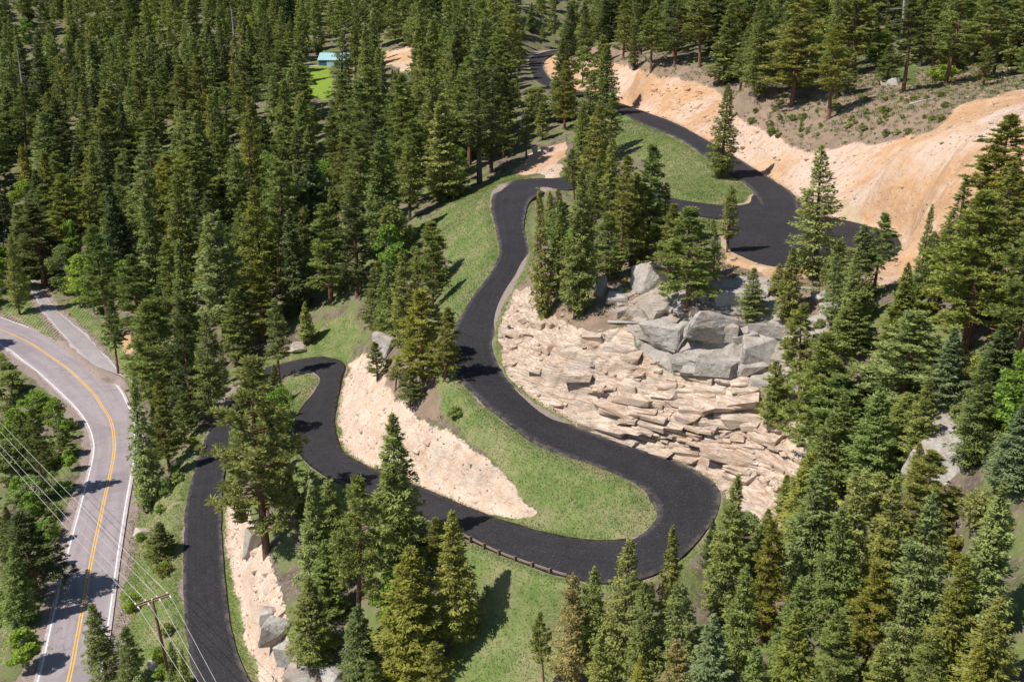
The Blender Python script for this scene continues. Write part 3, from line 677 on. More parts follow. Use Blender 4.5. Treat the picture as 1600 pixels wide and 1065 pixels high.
def dead(seed, h):
    rs = np.random.RandomState(seed); tb = MB(); l = rs.normal(size=2) * .04 * h
    tb.tube([(0, 0, -1), (l[0] * .4, l[1] * .4, h * .5), (l[0], l[1], h)], [.014 * h + .05, .010 * h + .03, .015], 7)
    for k in range(46):
        z = h * rs.uniform(.22, .97); a = rs.rand() * 6.28; L = (1 - z / h) * .17 * h + .5; L *= rs.uniform(.5, 1.2); f_ = z / h
        o = Vector((l[0] * f_, l[1] * f_, z)); e = o + Vector((math.cos(a) * L, math.sin(a) * L, rs.uniform(-.35, .15) * L))
        tb.tube([o, e], [.035, .01], 4, False)
        for q in range(3):
            s = rs.uniform(.35, .95); p = o.lerp(e, s); b_ = a + rs.choice([-1, 1]) * .9
            tb.tube([p, p + Vector((math.cos(b_), math.sin(b_), rs.uniform(-.4, .3))) * L * .35], [.018, .006], 3, False)
    return None, tb
PROTO = {}
def proto(kind, key, gen, barkm, folm):
    V, tb = gen
    cm_ = None
    if V is not None: cm_ = mesh_np('crown', V, np.arange(len(V)).reshape(-1, 3), folm)
    tm = bpy.data.meshes.new('trunk'); tm.from_pydata(tb.v, [], tb.f); tm.materials.append(barkm); tm.update()
    PROTO.setdefault(kind, []).append((key, cm_, tm))
# kinds: nominal height 16 m, scaled on placing; R is crown radius
for i, (R, ba, dr, gp, pw) in enumerate([(2.9, .06, .30, .10, .78), (3.3, .10, .22, .18, .70), (2.6, .04, .35, .06, .85), (3.0, .16, .15, .26, .62), (2.7, .22, .2, .2, .66), (3.5, .05, .12, .22, .8), (2.2, .10, .38, .12, .95), (2.5, .30, .05, .3, .5), (2.9, .08, .25, .3, 1.0)]):
    proto('fir_tree', i, conifer(100 + i, 16, R, ba, dr, gp, pw), m_barkf, m_fol)
for i, (R, ba, dr, gp, pw) in enumerate([(3.2, .02, .12, .05, .92), (2.8, .03, .18, .08, .85), (3.6, .02, .05, .10, .9)]):
    proto('spruce_tree', i, conifer(200 + i, 16, R, ba, dr, gp, pw, .32, 1.15), m_barkf, m_fol)
for i, (R, ba, nb_) in enumerate([(3.2, .30, 80), (3.6, .22, 92), (2.9, .38, 70), (3.9, .18, 96), (3.0, .12, 88)]):
    proto('pine_tree', i, pine(300 + i, 16, R, ba, nb_), m_barkp, m_fol)
for i, (R, ba) in enumerate([(2.6, .12), (2.2, .2), (3.0, .08)]):
    proto('aspen_tree', i, broadleaf(400 + i, 11, R, ba, 60, 100, .22), m_barka, m_leaf)
for i in range(3): proto('dead_tree', i, dead(500 + i, 15), m_barkd, None)
for i, (h_, R) in enumerate([(1.6, 1.25), (1.2, 1.0), (2.2, 1.3)]):
    proto('bush', i, broadleaf(600 + i, h_, R, .12, 26, 60, .13, 3), m_barkf, m_leaf)
NOMH = {'fir_tree': 16, 'spruce_tree': 16, 'pine_tree': 16, 'aspen_tree': 11, 'dead_tree': 15, 'bush': 1.6}
TONE = {'olive': (.205, .205, .060), 'dark': (.125, .135, .048), 'mid': (.178, .198, .058), 'yellow': (.215, .205, .045), 'blue': (.185, .210, .105), 'sage': (.225, .235, .085), 'bright': (.18, .245, .04), 'brown': (.235, .195, .085), 'red': (.25, .14, .10), 'deep': (.095, .110, .044), 'lime': (.23, .29, .05)}
TONE = {k: (v[0] * 1.46, v[1] * 1.57, v[2] * 1.42) for k, v in TONE.items()}
CATS = {'fir_tree': 'fir', 'spruce_tree': 'spruce', 'pine_tree': 'pine', 'aspen_tree': 'aspen', 'dead_tree': 'dead tree', 'bush': 'bush'}
rng = random.Random(7)
PLACED = []
def plant(kind, p, h, tone, label, group=None, var=None, wide=1.0, rz=None, lean=(0, 0)):
    if lean == (0, 0): lean = (rng.gauss(0, .022), rng.gauss(0, .022))
    vs = PROTO[kind]; key, cme, tme_ = vs[(var if var is not None else rng.randrange(len(vs))) % len(vs)]
    r = bpy.data.objects.new(kind, None); COL.objects.link(r); r.empty_display_size = .5
    s = h / (NOMH[kind] if kind != 'bush' else 1.6)
    r.location = p; r.scale = (s * wide, s * wide, s); r.rotation_euler = (lean[0], lean[1], rng.random() * 6.28 if rz is None else rz)
    tag(r, label, CATS[kind], group)
    t = TONE[tone] if isinstance(tone, str) else tone; j = rng.uniform(.86, 1.14); k = rng.uniform(.92, 1.08)
    if cme:
        c = bpy.data.objects.new('crown', cme); COL.objects.link(c); c.parent = r; c.color = (t[0] * j * k, t[1] * j, t[2] * j / k, 1)
    b_ = bpy.data.objects.new('trunk', tme_); COL.objects.link(b_); b_.parent = r
    PLACED.append((kind, p[0], p[1], h)); return r
def solve_h(p, vtop):
    lo, hi = .3, 60
    for _ in range(30):
        m = (lo + hi) / 2; v = proj((p[0], p[1], p[2] + m))[1]
        if v > vtop: lo = m
        else: hi = m
    return (lo + hi) / 2
RN = {'fir_tree': 3.0, 'spruce_tree': 3.1, 'pine_tree': 3.5, 'aspen_tree': 2.6, 'dead_tree': 2.0, 'bush': 1.2}
def by_base(kind, u, v, vtop, wpx, tone, label, group=None, var=None, lean=(0, 0)):
    p = hit(u, v); h = solve_h(p, vtop); z = proj(tuple(p))[2]
    s = h / NOMH[kind]; w = (wpx / 2 * z / FPX) / (RN[kind] * s)
    return plant(kind, p, h, tone, label, group, var, min(2.2, max(.5, w)), lean=lean)
def by_top(kind, u, vtop, h, wpx, tone, label, group=None, var=None):
    p = hit(u, vtop, h); z = proj(tuple(p))[2]
    s = h / NOMH[kind]; w = (wpx / 2 * z / FPX) / (RN[kind] * s)
    return plant(kind, p, h, tone, label, group, var, min(2.0, max(.5, w)))
F_, P_, SP, A_, D_, B_ = 'fir_tree', 'pine_tree', 'spruce_tree', 'aspen_tree', 'dead_tree', 'bush'
BASE = [
 # upper right hillside and junction
 (F_,1127,277,130,64,'olive','lone slender fir on the grass bank beside the upper drive',0),
 (F_,1185,155,18,52,'olive','narrow fir standing just above the start of the orange cut bank',1),
 (P_,1241,142,22,66,'mid','bushy pine with a short bare trunk behind the leaning yellow pine',3),
 (P_,1295,186,40,70,'yellow','yellow green tall leaning pine with bare reddish trunk on the hillside',0),
 (F_,1324,149,72,44,'olive','short fir tucked right behind the yellow pine with the reddish trunk',3),
 (F_,1386,130,68,48,'mid','small rounded fir beside the pale boulder on the upper hillside',5),
 (SP,1366,88,34,40,'mid','small pointed spruce at the edge of the upper hillside woods',1),
 (P_,1457,122,4,70,'mid','pine beside the bright green shrub at the top of the hillside',2),
 (P_,1536,128,-30,80,'olive','tall pine nearest the top of the orange cut at the frame edge',0),
 (P_,1552,118,-25,60,'mid','second tall pine beside the one nearest the top of the orange cut',2),
 (F_,1131,132,5,72,'olive','dense broad fir at the left edge of the upper hillside woods',0),
 (P_,1017,111,5,52,'mid','slim pine with bare trunk on the slope above the far cut bank',0),
 (P_,1054,101,2,52,'dark','dark pine beside the slim bare trunked pine above the far cut',1),
 (F_,1136,394,287,42,'olive','small narrow fir at the left edge of the parking pad',4),
 (F_,1273,431,226,92,'sage','large layered fir covering the middle of the black parking pad',5),
 (P_,1556,360,182,124,'yellow','open crowned pine standing alone against the orange slope',0),
 (P_,1506,553,300,150,'yellow','biggest spreading pine with a gnarled reddish trunk on the right slope',3),
 (P_,1590,560,320,110,'mid','dark pine crowding behind the biggest spreading pine at the frame edge',1),
 (F_,1432,470,318,44,'mid','spindly fir with a thin tip in front of the orange slope',2),
 (P_,1364,461,333,62,'mid','thin crowned pine in front of the round end of the parking pad',2),
 (F_,1229,505,384,60,'olive','dark pointed fir on the rocks right below the parking pad',0),
 (F_,1172,502,418,52,'sage','short sage green fir growing from the grey rock ledge',5),
 (P_,1249,640,478,76,'olive','pine with reddish bare trunk at the right end of the cliff',2),
 (P_,1278,706,520,118,'mid','broad pine with a thin dark trunk right of the cliff face',3),
 (F_,1326,553,461,84,'olive','middling olive fir among the trees right of the grey cliff top',5),
 (F_,1398,572,438,92,'yellow','yellowish broad fir left of the pale blue spruce',0),
 (F_,1357,654,560,112,'dark','dark shaggy fir in the middle of the right slope',3),
 (SP,1479,632,509,76,'blue','pale blue green spruce on bare ground below the biggest pine',0),
 (F_,1398,712,612,84,'olive','bright tipped olive fir left of the grey rock outcrop',1),
 (SP,1580,765,627,88,'blue','blue spruce at the frame edge right of the grey rock outcrop',2),
 (P_,1072,485,325,104,'mid','wide crooked pine perched on the grey cliff top rocks',3),
 # trees on the knob between third bend and cliff
 (F_,925,318,158,62,'olive','tall fir rising above the third bend behind the knob trees',1),
 (F_,899,496,262,74,'olive','tallest dense fir on the cliff top knob with dark twin trunks',0),
 (F_,912,488,300,70,'olive','fir partly merged with the tallest dense fir on the knob',4),
 (F_,849,498,292,52,'olive','narrow fir at the left rim of the cliff top knob',2),
 (P_,1010,400,228,84,'mid','leafy green pine on the right of the knob beside the grass island',4),
 (P_,968,425,245,62,'olive','pale topped pine in the middle of the knob behind the boulder',2),
 (F_,948,440,330,70,'mid','low fir filling the middle of the knob',3),
 (F_,1035,395,285,54,'mid','small fir on the knob closest to the junction',5),
 (P_,935,170,57,44,'olive','pale pine beside the far stretch of the upper drive',0),
 (F_,880,190,58,60,'dark','tall dark fir hiding the bend of the far upper drive',0),
 (A_,838,196,138,46,'mid','light green leafy tree on the bank above the third bend',0),
 (P_,796,153,8,50,'olive','tall pine with a long bare trunk left of the far road loop',0),
 (P_,787,246,160,46,'mid','pine with a bare base just above the third bend',4),
 (P_,952,238,145,34,'mid','little pine at the upper left of the grass island',1),
 (F_,985,415,270,70,'olive','dense olive fir in the middle row of the knob trees',1),
 (F_,872,470,330,60,'mid','mid green fir between the narrow rim fir and the tallest one on the knob',0),
 (P_,1045,440,320,70,'olive','olive pine close behind the crooked pine on the cliff top',4),
 (F_,955,345,215,60,'olive','fir standing between the hidden road and the knob trees',0),
 (F_,915,260,110,56,'mid','mid green fir behind the tall one above the third bend',1),
 (F_,1336,470,350,74,'sage','sage green fir screening the right part of the parking pad',5),
 (F_,1305,462,372,52,'olive','short olive fir just right of the large layered fir by the pad',3),
 (F_,42,432,318,60,'mid','fir at the frame edge shading the side road',0),
 (F_,20,402,300,60,'dark','dark fir at the frame edge above the side road',1),
 # left of the fourth stretch
 (P_,672,458,345,66,'mid','open pine leaning over the grass strip left of the middle drive',1),
 (F_,641,560,390,66,'olive','olive fir tallest in the clump left of the middle drive',1),
 (P_,660,596,455,104,'yellow','bushy yellow green pine overhanging the middle drive edge',4),
 (P_,696,590,480,60,'olive','pine at the very edge of the middle drive',4),
 (F_,612,540,400,62,'mid','mid green fir left of the tallest in the middle clump',4),
 (F_,590,530,418,60,'dark','dark fir at the left edge of the middle clump',3),
 (P_,590,592,535,40,'mid','young pine at the crest of the middle tan cut',4),
 (P_,641,637,578,40,'mid','small pine with twin thin trunks on the brown knob',1),
 (P_,618,610,560,34,'olive','young olive pine between the two small pines of the brown knob',2),
 # front centre
 (F_,625,905,642,118,'olive','tall front fir standing before the middle tan cut',0),
 (F_,640,1075,860,128,'yellow','big yellowish fir in front of the tall front fir',1),
 (F_,715,1003,798,96,'olive','slim fir beside the left end of the guardrail',0),
 (P_,560,1010,742,104,'olive','pine with a dark bare lower trunk left of the tall front fir',2),
 (F_,492,930,755,80,'sage','grey green fir above the lower tan cut',2),
 (F_,530,915,748,84,'olive','olive fir right of the grey green fir above the lower cut',4),
 (P_,417,864,562,142,'sage','large open grey green pine on top of the lower tan cut',3),
 (F_,236,795,590,76,'sage','tall thin fir at the edge of the highway bend',2),
 (F_,253,877,815,62,'dark','low dark fir leaning beside the lower driveway edge',5),
 (F_,170,1078,941,62,'olive','fir standing by the right edge of the highway',1),
 (F_,490,1040,900,84,'olive','young fir beside the rocks below the lower cut',5),
 # valley floor, left
 (P_,72,785,640,56,'mid','pine with a thin trunk in the green thicket left of the highway',2),
 (F_,31,491,366,36,'olive','yellow tipped slender fir beside the start of the side road',1),
 (P_,70,446,318,110,'dark','broad dark pine overhanging the side road',4),
 (A_,115,440,346,36,'bright','narrow bright green aspen right of the broad dark pine',1),
 (SP,480,535,470,36,'sage','little pale spruce above the first hairpin',1),
 (P_,185,585,470,46,'mid','thin pine on the rocky bank above the gravel turnout',2),
 (F_,330,660,490,64,'olive','fir at the right edge of the valley forest above the drive',1),
 (P_,300,668,470,76,'dark','dark pine above the hidden bend of the lower drive',4),
 (P_,437,600,470,52,'sage','pine whose trunk rises beside the first hairpin',0),
 (P_,574,125,52,34,'red','rust red dying pine beside the olive pine near the teal shed',3),
 (P_,556,128,42,40,'olive','olive pine touching the rust red one near the teal shed',4),
 (P_,474,112,60,34,'olive','pine standing at the left corner of the lawn',2),
 (F_,535,150,50,44,'olive','fir hiding the right end of the teal shed',1),
 (P_,850,1075,958,42,'olive','sparse young pine on the grass below the guardrail',2),
]
TOPS = [
 (F_,976,836,13,88,'sage','broad pale fir overlapping the outer edge of the second hairpin',5),
 (F_,1057,819,12,62,'olive','fir in front of the black surface of the second hairpin',0),
 (F_,932,885,11,64,'olive','olive fir just right of the guardrail end',1),
 (F_,893,896,12,72,'brown','brownish fir below the right end of the guardrail',3),
 (F_,1140,742,14,86,'olive','dense pointed fir against the foot of the tan cliff',0),
 (P_,1205,815,11,84,'yellow','vivid yellow green pine below the tan cliff foot',4),
 (F_,1160,880,12,80,'mid','green fir below the vivid yellow green pine',5),
 (SP,1127,958,11,108,'blue','blue spruce in the front row beneath the second hairpin',2),
 (F_,1282,722,13,110,'sage','large soft grey green fir at the right foot of the cliff',5),
 (F_,1345,735,12,96,'sage','grey green fir right of the largest soft one by the cliff foot',3),
 (F_,1400,745,11,90,'olive','olive fir below the grey rock outcrop',5),
 (F_,1320,800,12,100,'mid','mid green fir in the middle of the lower right thicket',1),
 (F_,1455,770,12,110,'sage','sage fir directly beneath the grey rock outcrop',5),
 (SP,1560,745,13,120,'sage','pale spruce under the blue spruce at the frame edge',0),
 (P_,1370,880,10,110,'yellow','yellow green bushy pine in the lower right thicket',4),
 (F_,1500,860,11,100,'yellow','yellow tipped fir at the right of the lower right thicket',0),
 (F_,1240,900,11,90,'mid','fir left of the yellow green bushy pine in the lower thicket',3),
 (F_,1425,910,10,86,'sage','silvery fir in the lower right thicket',5),
 (F_,1555,930,10,110,'olive','olive fir near the lower right corner',1),
 (P_,1320,960,9,110,'olive','dark needled pine at the bottom of the lower thicket',4),
 (F_,1245,955,10,100,'yellow','yellowish fir at the bottom edge right of the blue spruce',5),
 (F_,1460,985,9,90,'mid','mid green fir at the bottom edge near the corner',3),
 (F_,1540,1000,9,80,'yellow','yellow green fir cut by the bottom edge near the corner',0),
 (F_,1390,1010,8,80,'olive','small olive fir cut by the bottom edge',1),
 (F_,1012,905,12,84,'olive','fir at the front left of the second hairpin trees',4),
 (F_,1070,905,11,80,'sage','sage fir between second hairpin and blue spruce',3),
 (F_,1000,1020,8,60,'yellow','small yellow fir cut by the bottom edge below the hairpin',0),
 (F_,945,985,9,70,'olive','fir at the bottom edge right of the sparse young pine',5),
 (F_,1060,1000,9,84,'brown','brownish fir at the bottom edge left of the blue spruce',3),
 (F_,1190,1010,8,80,'mid','fir cut by the bottom edge right of the blue spruce',0),
 (F_,1215,560,9,64,'mid','small fir at the right rim of the grey rock face',4),
 (F_,1330,620,9,80,'mid','fir just right of the cliff pine with the bare trunk',1),
 (F_,1450,590,8,70,'olive','fir left of the pale blue green spruce',5),
 (F_,1300,640,10,90,'olive','fir overlapping the right edge of the tan cliff',3),
 (F_,1540,560,9,80,'mid','fir below the biggest pine near the frame edge',5),
 (F_,1335,380,10,56,'sage','sage fir near the round end of the parking pad',2),
 (F_,1310,395,9,50,'sage','pale fir right of the large layered fir by the pad',4),
 (F_,1420,410,10,66,'mid','mid green fir left of the biggest spreading pine',0),
 (A_,20,640,5,60,'bright','bright leafy tree at the frame edge right under the highway bend',0),
 (F_,10,850,11,66,'mid','fir at the frame edge below the shadowed one left of the highway',0),
 (A_,70,700,4,50,'mid','leafy tree touching the thin trunked pine left of the highway',2),
 (A_,30,985,5,60,'bright','bright leafy tree at the lower left frame edge',1),
 (A_,52,612,5,56,'bright','bright green leafy tree left of the highway bend',2),
 (A_,12,582,6,60,'mid','leafy tree at the frame edge left of the highway bend',0),
 (P_,28,650,10,56,'mid','pine in the thicket left of the thin trunked pine by the highway',4),
 (A_,8,690,7,60,'mid','leafy green tree at the frame edge left of the highway',3),
 (P_,98,668,5,44,'mid','small pine nearest the left edge line of the highway bend',4),
 (A_,50,745,5,60,'mid','low leafy tree below the thin trunked pine by the highway',2),
 (F_,6,790,12,60,'dark','shadowed fir left of the dark shadow across the highway',0),
 (P_,36,800,12,104,'deep','dark pine throwing the broad shadow across the highway',3),
]
for k, u, v, vt, w, t, lab, var in BASE: by_base(k, u, v, vt, w, t, lab, None, var)
for k, u, vt, h, w, t, lab, var in TOPS: by_top(k, u, vt, h, w, t, lab, None, var)

# the forest: trees wherever the photograph does not show open ground through them
OPEN = [[(0,495),(118,549),(162,580),(206,640),(211,705),(184,874),(157,1065),(57,1065),(102,874),(145,705),(135,660),(100,620),(60,583),(0,540)],[(88,478),(206,613),(160,585),(60,482)],
 [(270,780),(300,720),(325,680),(345,635),(356,650),(330,720),(345,800),(352,908),(390,1065),(300,1065),(255,900)],
 [(447,566),(473,557),(507,553),(537,562),(527,640),(529,690),(591,735),(590,762),(520,755),(450,720),(450,660),(490,605),(490,590),(450,588)],
 [(655,760),(766,805),(851,830),(952,843),(1000,837),(1028,800),(1016,776),(868,705),(787,654),(733,607),(708,560),(712,508),(739,461),(778,404),(780,384),(768,335),(780,294),(804,280),(866,280),(860,297),(825,310),(818,380),(824,411),(783,480),(770,540),(802,600),(851,640),(912,671),(1060,722),(1124,760),(1100,815),(1090,850),(1020,880),(930,900),(868,897),(783,867),(720,835),(680,800),(655,790)],
 [(790,475),(830,450),(860,490),(930,520),(985,470),(1060,480),(1200,480),(1210,570),(1240,660),(1260,700),(1180,800),(1126,755),(912,665),(806,600),(780,560)],
 [(530,600),(560,560),(600,620),(640,650),(700,600),(720,600),(868,705),(1028,800),(1000,840),(851,830),(665,760),(590,730),(530,690)],
 [(969,180),(950,200),(960,250),(1030,270),(1040,325),(1140,340),(1140,385),(1198,412),(1300,410),(1405,395),(1405,365),(1330,330),(1232,297),(1161,252),(1060,194),(975,165)],
 [(960,110),(1080,150),(1170,180),(1260,150),(1400,135),(1490,130),(1590,140),(1590,180),(1500,240),(1490,320),(1420,420),(1390,360),(1330,330),(1240,300),(1000,165)],
 [(815,70),(862,70),(862,132),(815,132)],[(472,82),(550,80),(555,105),(520,108),(515,150),(475,148)],[(775,296),(769,340),(780,384),(739,461),(712,495),(695,470),(705,400),(680,350),(720,310),(760,280)],[(640,375),(720,300),(740,310),(680,380)],
 [(740,860),(868,900),(880,930),(850,1000),(830,1065),(700,1065),(745,950)],[(352,850),(400,830),(430,900),(450,960),(470,1065),(404,1065)],[(455,557),(550,500),(555,530),(510,552)],[(800,270),(870,272),(880,225),(850,235)],
 [(0,325),(40,335),(40,362),(0,362)],[(210,810),(250,880),(240,960),(190,930)],[(600,85),(645,80),(645,105),(600,108)],[(1430,650),(1480,645),(1530,720),(1470,730)],[(900,150),(920,140),(950,165),(930,165)]]
YY, XX = np.mgrid[0:1100:3, -60:1664:3]
om = np.zeros(XX.shape, bool)
for p in OPEN: om |= in_poly(XX.astype(float), YY.astype(float), p)
def covers_open(p, h, R):
    n_ = o_ = 0
    for f_ in (.12, .3, .5, .7, .85, .97):
        for q in (-1, -.5, 0, .5, 1):
            u, v, z = proj((p[0] + q * R * (1.05 - f_), p[1], p[2] + f_ * h)); i, j = int(v / 3), int((u + 60) / 3); n_ += 1
            if 0 <= i < om.shape[0] and 0 <= j < om.shape[1] and om[i, j]: o_ += 1
    return o_ / n_
def zone_of(u, v):
    if v > 560 and u < 215: return 'in the green thicket left of the highway'
    if u < 215 and v > 400: return 'beside the side road above the highway bend'
    if u < 420 and v > 480: return 'on the slope between the highway and the lower drive'
    if u < 470 and v > 250: return 'in the dense valley forest above the highway bend'
    if u < 470: return 'in the far forest left of the lawn and shed'
    if u < 760 and v < 120: return 'in the far forest around the teal shed'
    if u < 800 and v < 300: return 'in the forest between the lawn and the third bend'
    if u < 720 and v < 620: return 'in the forest between the first hairpin and the middle drive'
    if v < 130: return 'in the woods along the top of the hillside'
    if u > 1130 and v > 700: return 'in the thicket below the tan cliff foot'
    if u > 1130: return 'on the wooded slope right of the cliff'
    if u > 800 and v < 520: return 'on the wooded knob above the cliff'
    if v > 800: return 'in the front trees below the drive'
    return 'on the wooded bank beside the drive'
TW = {'olive': 'olive green', 'dark': 'dark green', 'mid': 'mid green', 'yellow': 'yellow green', 'blue': 'blue green', 'sage': 'sage green', 'bright': 'bright green', 'brown': 'brownish', 'deep': 'very dark', 'red': 'rust red', 'lime': 'lime green'}
KW = {'fir_tree': 'fir', 'spruce_tree': 'spruce', 'pine_tree': 'pine', 'aspen_tree': 'leafy aspen', 'dead_tree': 'bare dead tree', 'bush': 'bush'}
cell = {}
def crowd(x, y, d):
    ix, iy = int(x // 8), int(y // 8)
    for a in (-1, 0, 1):
        for b_ in (-1, 0, 1):
            for (px, py) in cell.get((ix + a, iy + b_), ()):
                if (px - x) ** 2 + (py - y) ** 2 < d * d: return True
    return False
def mark(x, y): cell.setdefault((int(x // 8), int(y // 8)), []).append((x, y))
for k, x, y, h in PLACED: mark(x, y)
rf = random.Random(11); fills = []
for _ in range(60000):
    z = 70 + 560 * rf.random() ** .8; u = rf.uniform(-110, 1760); a = (u - 800) / FPX
    y = z * 1.0; x = a * z
    g_ = ground(x, y); pu_, pv_, pz_ = proj((x, y, g_))
    if pz_ < 60 or pu_ < -115 or pu_ > 1770 or pv_ > 1180 or pv_ < -260: continue
    far = pz_ > 175
    dmin = 4.8 if not far else 6.5 + (pz_ - 175) * .008
    if pz_ < 150: dmin = 3.3 if pu_ > 1130 and pv_ > 700 else 4.0
    if crowd(x, y, dmin): continue
    if pz_ < 480 and max(mask_at(k, x, y) for k in ('grass', 'cut', 'soil', 'orange', 'gravel', 'sand', 'lawn', 'grey')) > .5: continue
    i_ = kd.find((x, y, 0)); 
    if i_[2] - hwA[i_[1]] < 1.8: continue
    if poly_dist(np.array([x]), np.array([y]), PAD)[0] < 1.5 or in_poly(np.array([x]), np.array([y]), PAD)[0]: continue
    if mask_at('scrub', x, y) > .5 and rf.random() < .93: continue
    right = pu_ > 1130 and pv_ > 350
    h = rf.uniform(16, 26) if pu_ < 800 and far else rf.uniform(14, 20) if far else rf.uniform(6.5, 11)
    if pu_ < 150 and pv_ > 560: h = rf.uniform(4, 8)
    if rf.random() < .22: h *= rf.uniform(.45, .75)
    c = covers_open((x, y, g_), h, 3.4 if far else 2.8)
    if c > (.0 if far and 700 < pu_ < 1000 else .04):
        h *= .55
        if covers_open((x, y, g_), h, 2.0) > .03: continue
    if pz_ < 150 and not right and pv_ < 980 and rf.random() < .35: continue
    mark(x, y); fills.append((pz_, x, y, g_, h, pu_, pv_))
fills.sort()
count = {}
for k, *_ in PLACED: count[k] = count.get(k, 0) + 1
rest = []
for pz_, x, y, g_, h, pu_, pv_ in fills:
    q = rf.random()
    leafy = (pu_ < 210 and pv_ > 340) or (60 < pu_ < 220 and 380 < pv_ < 520)
    if pu_ < 130 and pv_ > 540 and q < .8: kind = A_
    elif leafy and q < .30: kind = A_
    elif q < .12: kind = A_
    elif q < .132 and pz_ > 190: kind = D_
    elif q < .52: kind = F_
    elif q < .86: kind = P_
    else: kind = SP
    if kind == A_: h = min(h * .75, 11); tone = rf.choice(['bright', 'bright', 'mid', 'lime'])
    elif kind == SP: tone = rf.choice(['dark', 'sage', 'deep', 'mid'])
    elif pu_ < 480 and pz_ < 400: tone = rf.choice(['mid', 'mid', 'dark', 'olive', 'yellow', 'sage'])
    elif pu_ > 1130 and pv_ > 350: tone = rf.choice(['olive', 'mid', 'sage', 'yellow'])
    else: tone = rf.choice(['olive', 'mid', 'olive', 'dark', 'mid'])
    if count.get(kind, 0) >= 300: rest.append((pz_, x, y, g_, h, kind, tone)); continue
    count[kind] = count.get(kind, 0) + 1
    zn = zone_of(pu_, pv_)
    sz = 'small ' if h < 9 and kind != A_ else 'tall ' if h > 18 else ''
    lab = f"{sz}{TW[tone]} {KW[kind]} {zn}" if kind != D_ else f"grey bare dead tree {zn}"
    plant(kind, (x, y, g_), h, tone, lab, f"{KW[kind]}s {zn}", None, rf.uniform(.85, 1.2) * (1.6 if pu_ > 1130 and pv_ > 350 else 1.18 if pz_ > 175 else 1.1))
# farther trees than that: one mass
if rest:
    Vs, Cs = [], []
    rs = np.random.RandomState(5)
    cache = {}
    for pz_, x, y, g_, h, kind, tone in rest:
        vs = PROTO[kind if kind != D_ else F_]; key, cme, _t = vs[rf.randrange(len(vs))]
        if cme.name not in cache:
            a_ = np.empty(len(cme.vertices) * 3, np.float32); cme.vertices.foreach_get('co', a_); cache[cme.name] = a_.reshape(-1, 3, 3)
        T = cache[cme.name]; nk_ = min(len(T), 2600); T = T[rs.permutation(len(T))[:nk_]]
        c_ = T.mean(1, keepdims=True); T = c_ + (T - c_) * min(2.2, math.sqrt(len(cache[cme.name]) / nk_))
        s = h / NOMH[kind]; an = rf.random() * 6.28; ca, sa = math.cos(an), math.sin(an)
        T = T.reshape(-1, 3) * s; T = np.c_[T[:, 0] * ca - T[:, 1] * sa + x, T[:, 0] * sa + T[:, 1] * ca + y, T[:, 2] + g_]
        Vs.append(T); t = np.array(TONE[tone]) * rf.uniform(.86, 1.14); Cs.append(np.tile(np.r_[t, 1], (len(T), 1)))
    V = np.concatenate(Vs); me = mesh_np('forest', V, np.arange(len(V)).reshape(-1, 3))
    ca_ = me.color_attributes.new('tone', 'FLOAT_COLOR', 'POINT'); ca_.data.foreach_set('color', np.concatenate(Cs).astype(np.float32).ravel())
    fm = foliage_material('far_needles'); nt = fm.node_tree
    oi = [n_ for n_ in nt.nodes if n_.type == 'OBJECT_INFO'][0]; at = nt.nodes.new('ShaderNodeAttribute'); at.attribute_name = 'tone'
    for l in list(nt.links):
        if l.from_node == oi: s_ = l.to_socket; nt.links.remove(l); nt.links.new(at.outputs['Color'], s_)
    me.materials.append(fm); tag(link('forest', me), kind='stuff')
LAND = [((523,94),'the teal shed'),((492,128),'the bright lawn'),((642,135),'the grey roofed cabin'),((838,105),'the far road loop'),((808,285),'the third bend'),((507,560),'the first hairpin'),((165,610),'the highway bend'),((110,510),'the side road mouth'),
 ((240,937),'the power pole top'),((800,880),'the guardrail'),((1060,830),'the second hairpin'),((1200,340),'the drive junction'),((1405,385),'the round pad end'),((1480,700),'the big pale outcrop'),((1100,520),'the grey cliff top'),
 ((1200,780),'the foot of the tan cliff'),((640,420),'the middle clump'),((574,80),'the rust red pine'),((1295,110),'the tall leaning pine'),((1479,570),'the pale blue spruce'),((70,380),'the broad dark pine'),((440,860),'the lower tan cut'),((1125,200),'the lone slender fir')]
ORD = ['nearest', 'second nearest', 'third nearest']
allt = []
for o_ in COL.objects:
    if o_.get('category') in ('fir', 'pine', 'spruce', 'aspen', 'dead tree') and o_.parent is None:
        hh = o_.scale.z * NOMH[o_.name.split('.')[0]]; u_, v_, z_ = proj((o_.location.x, o_.location.y, o_.location.z + hh * .6)); ub, vb, zb = proj((o_.location.x, o_.location.y, o_.location.z + hh * .95))
        if -5 < u_ < 1605 and vb > -30 and v_ > 2 and v_ < 1060: allt.append((o_, float(u_), float(v_), o_['category']))
for (lu, lv), ln in LAND:
    for ct in ('fir', 'pine', 'spruce', 'aspen', 'dead tree'):
        for dn in ('left of', 'right of', 'above', 'below'):
            c_ = []
            for o_, u_, v_, k_ in allt:
                du, dv = u_ - lu, v_ - lv; d_ = math.hypot(du, dv)
                if k_ != ct or d_ < 22 or d_ > 260: continue
                w_ = ('left of' if du < 0 else 'right of') if abs(du) > abs(dv) else ('above' if dv < 0 else 'below')
                if w_ == dn: c_.append((d_, o_))
            c_.sort(key=lambda q: q[0])
            for od, (d_, o_) in zip(ORD, c_[:3]):
                if o_.get('group') and not o_.get('done'):
                    tw = o_['label'].split(' ' + KW[o_.name.split('.')[0]])[0].replace('small ', '').replace('tall ', '') if ct != 'dead tree' else 'grey bare'
                    o_['label'] = f"{tw} {ct}, the {od} {ct} {dn} {ln}"; o_['done'] = 1
for o_, *_q in allt:
    if 'done' in o_: del o_['done']
print('TREES', count, 'rest', len(rest))
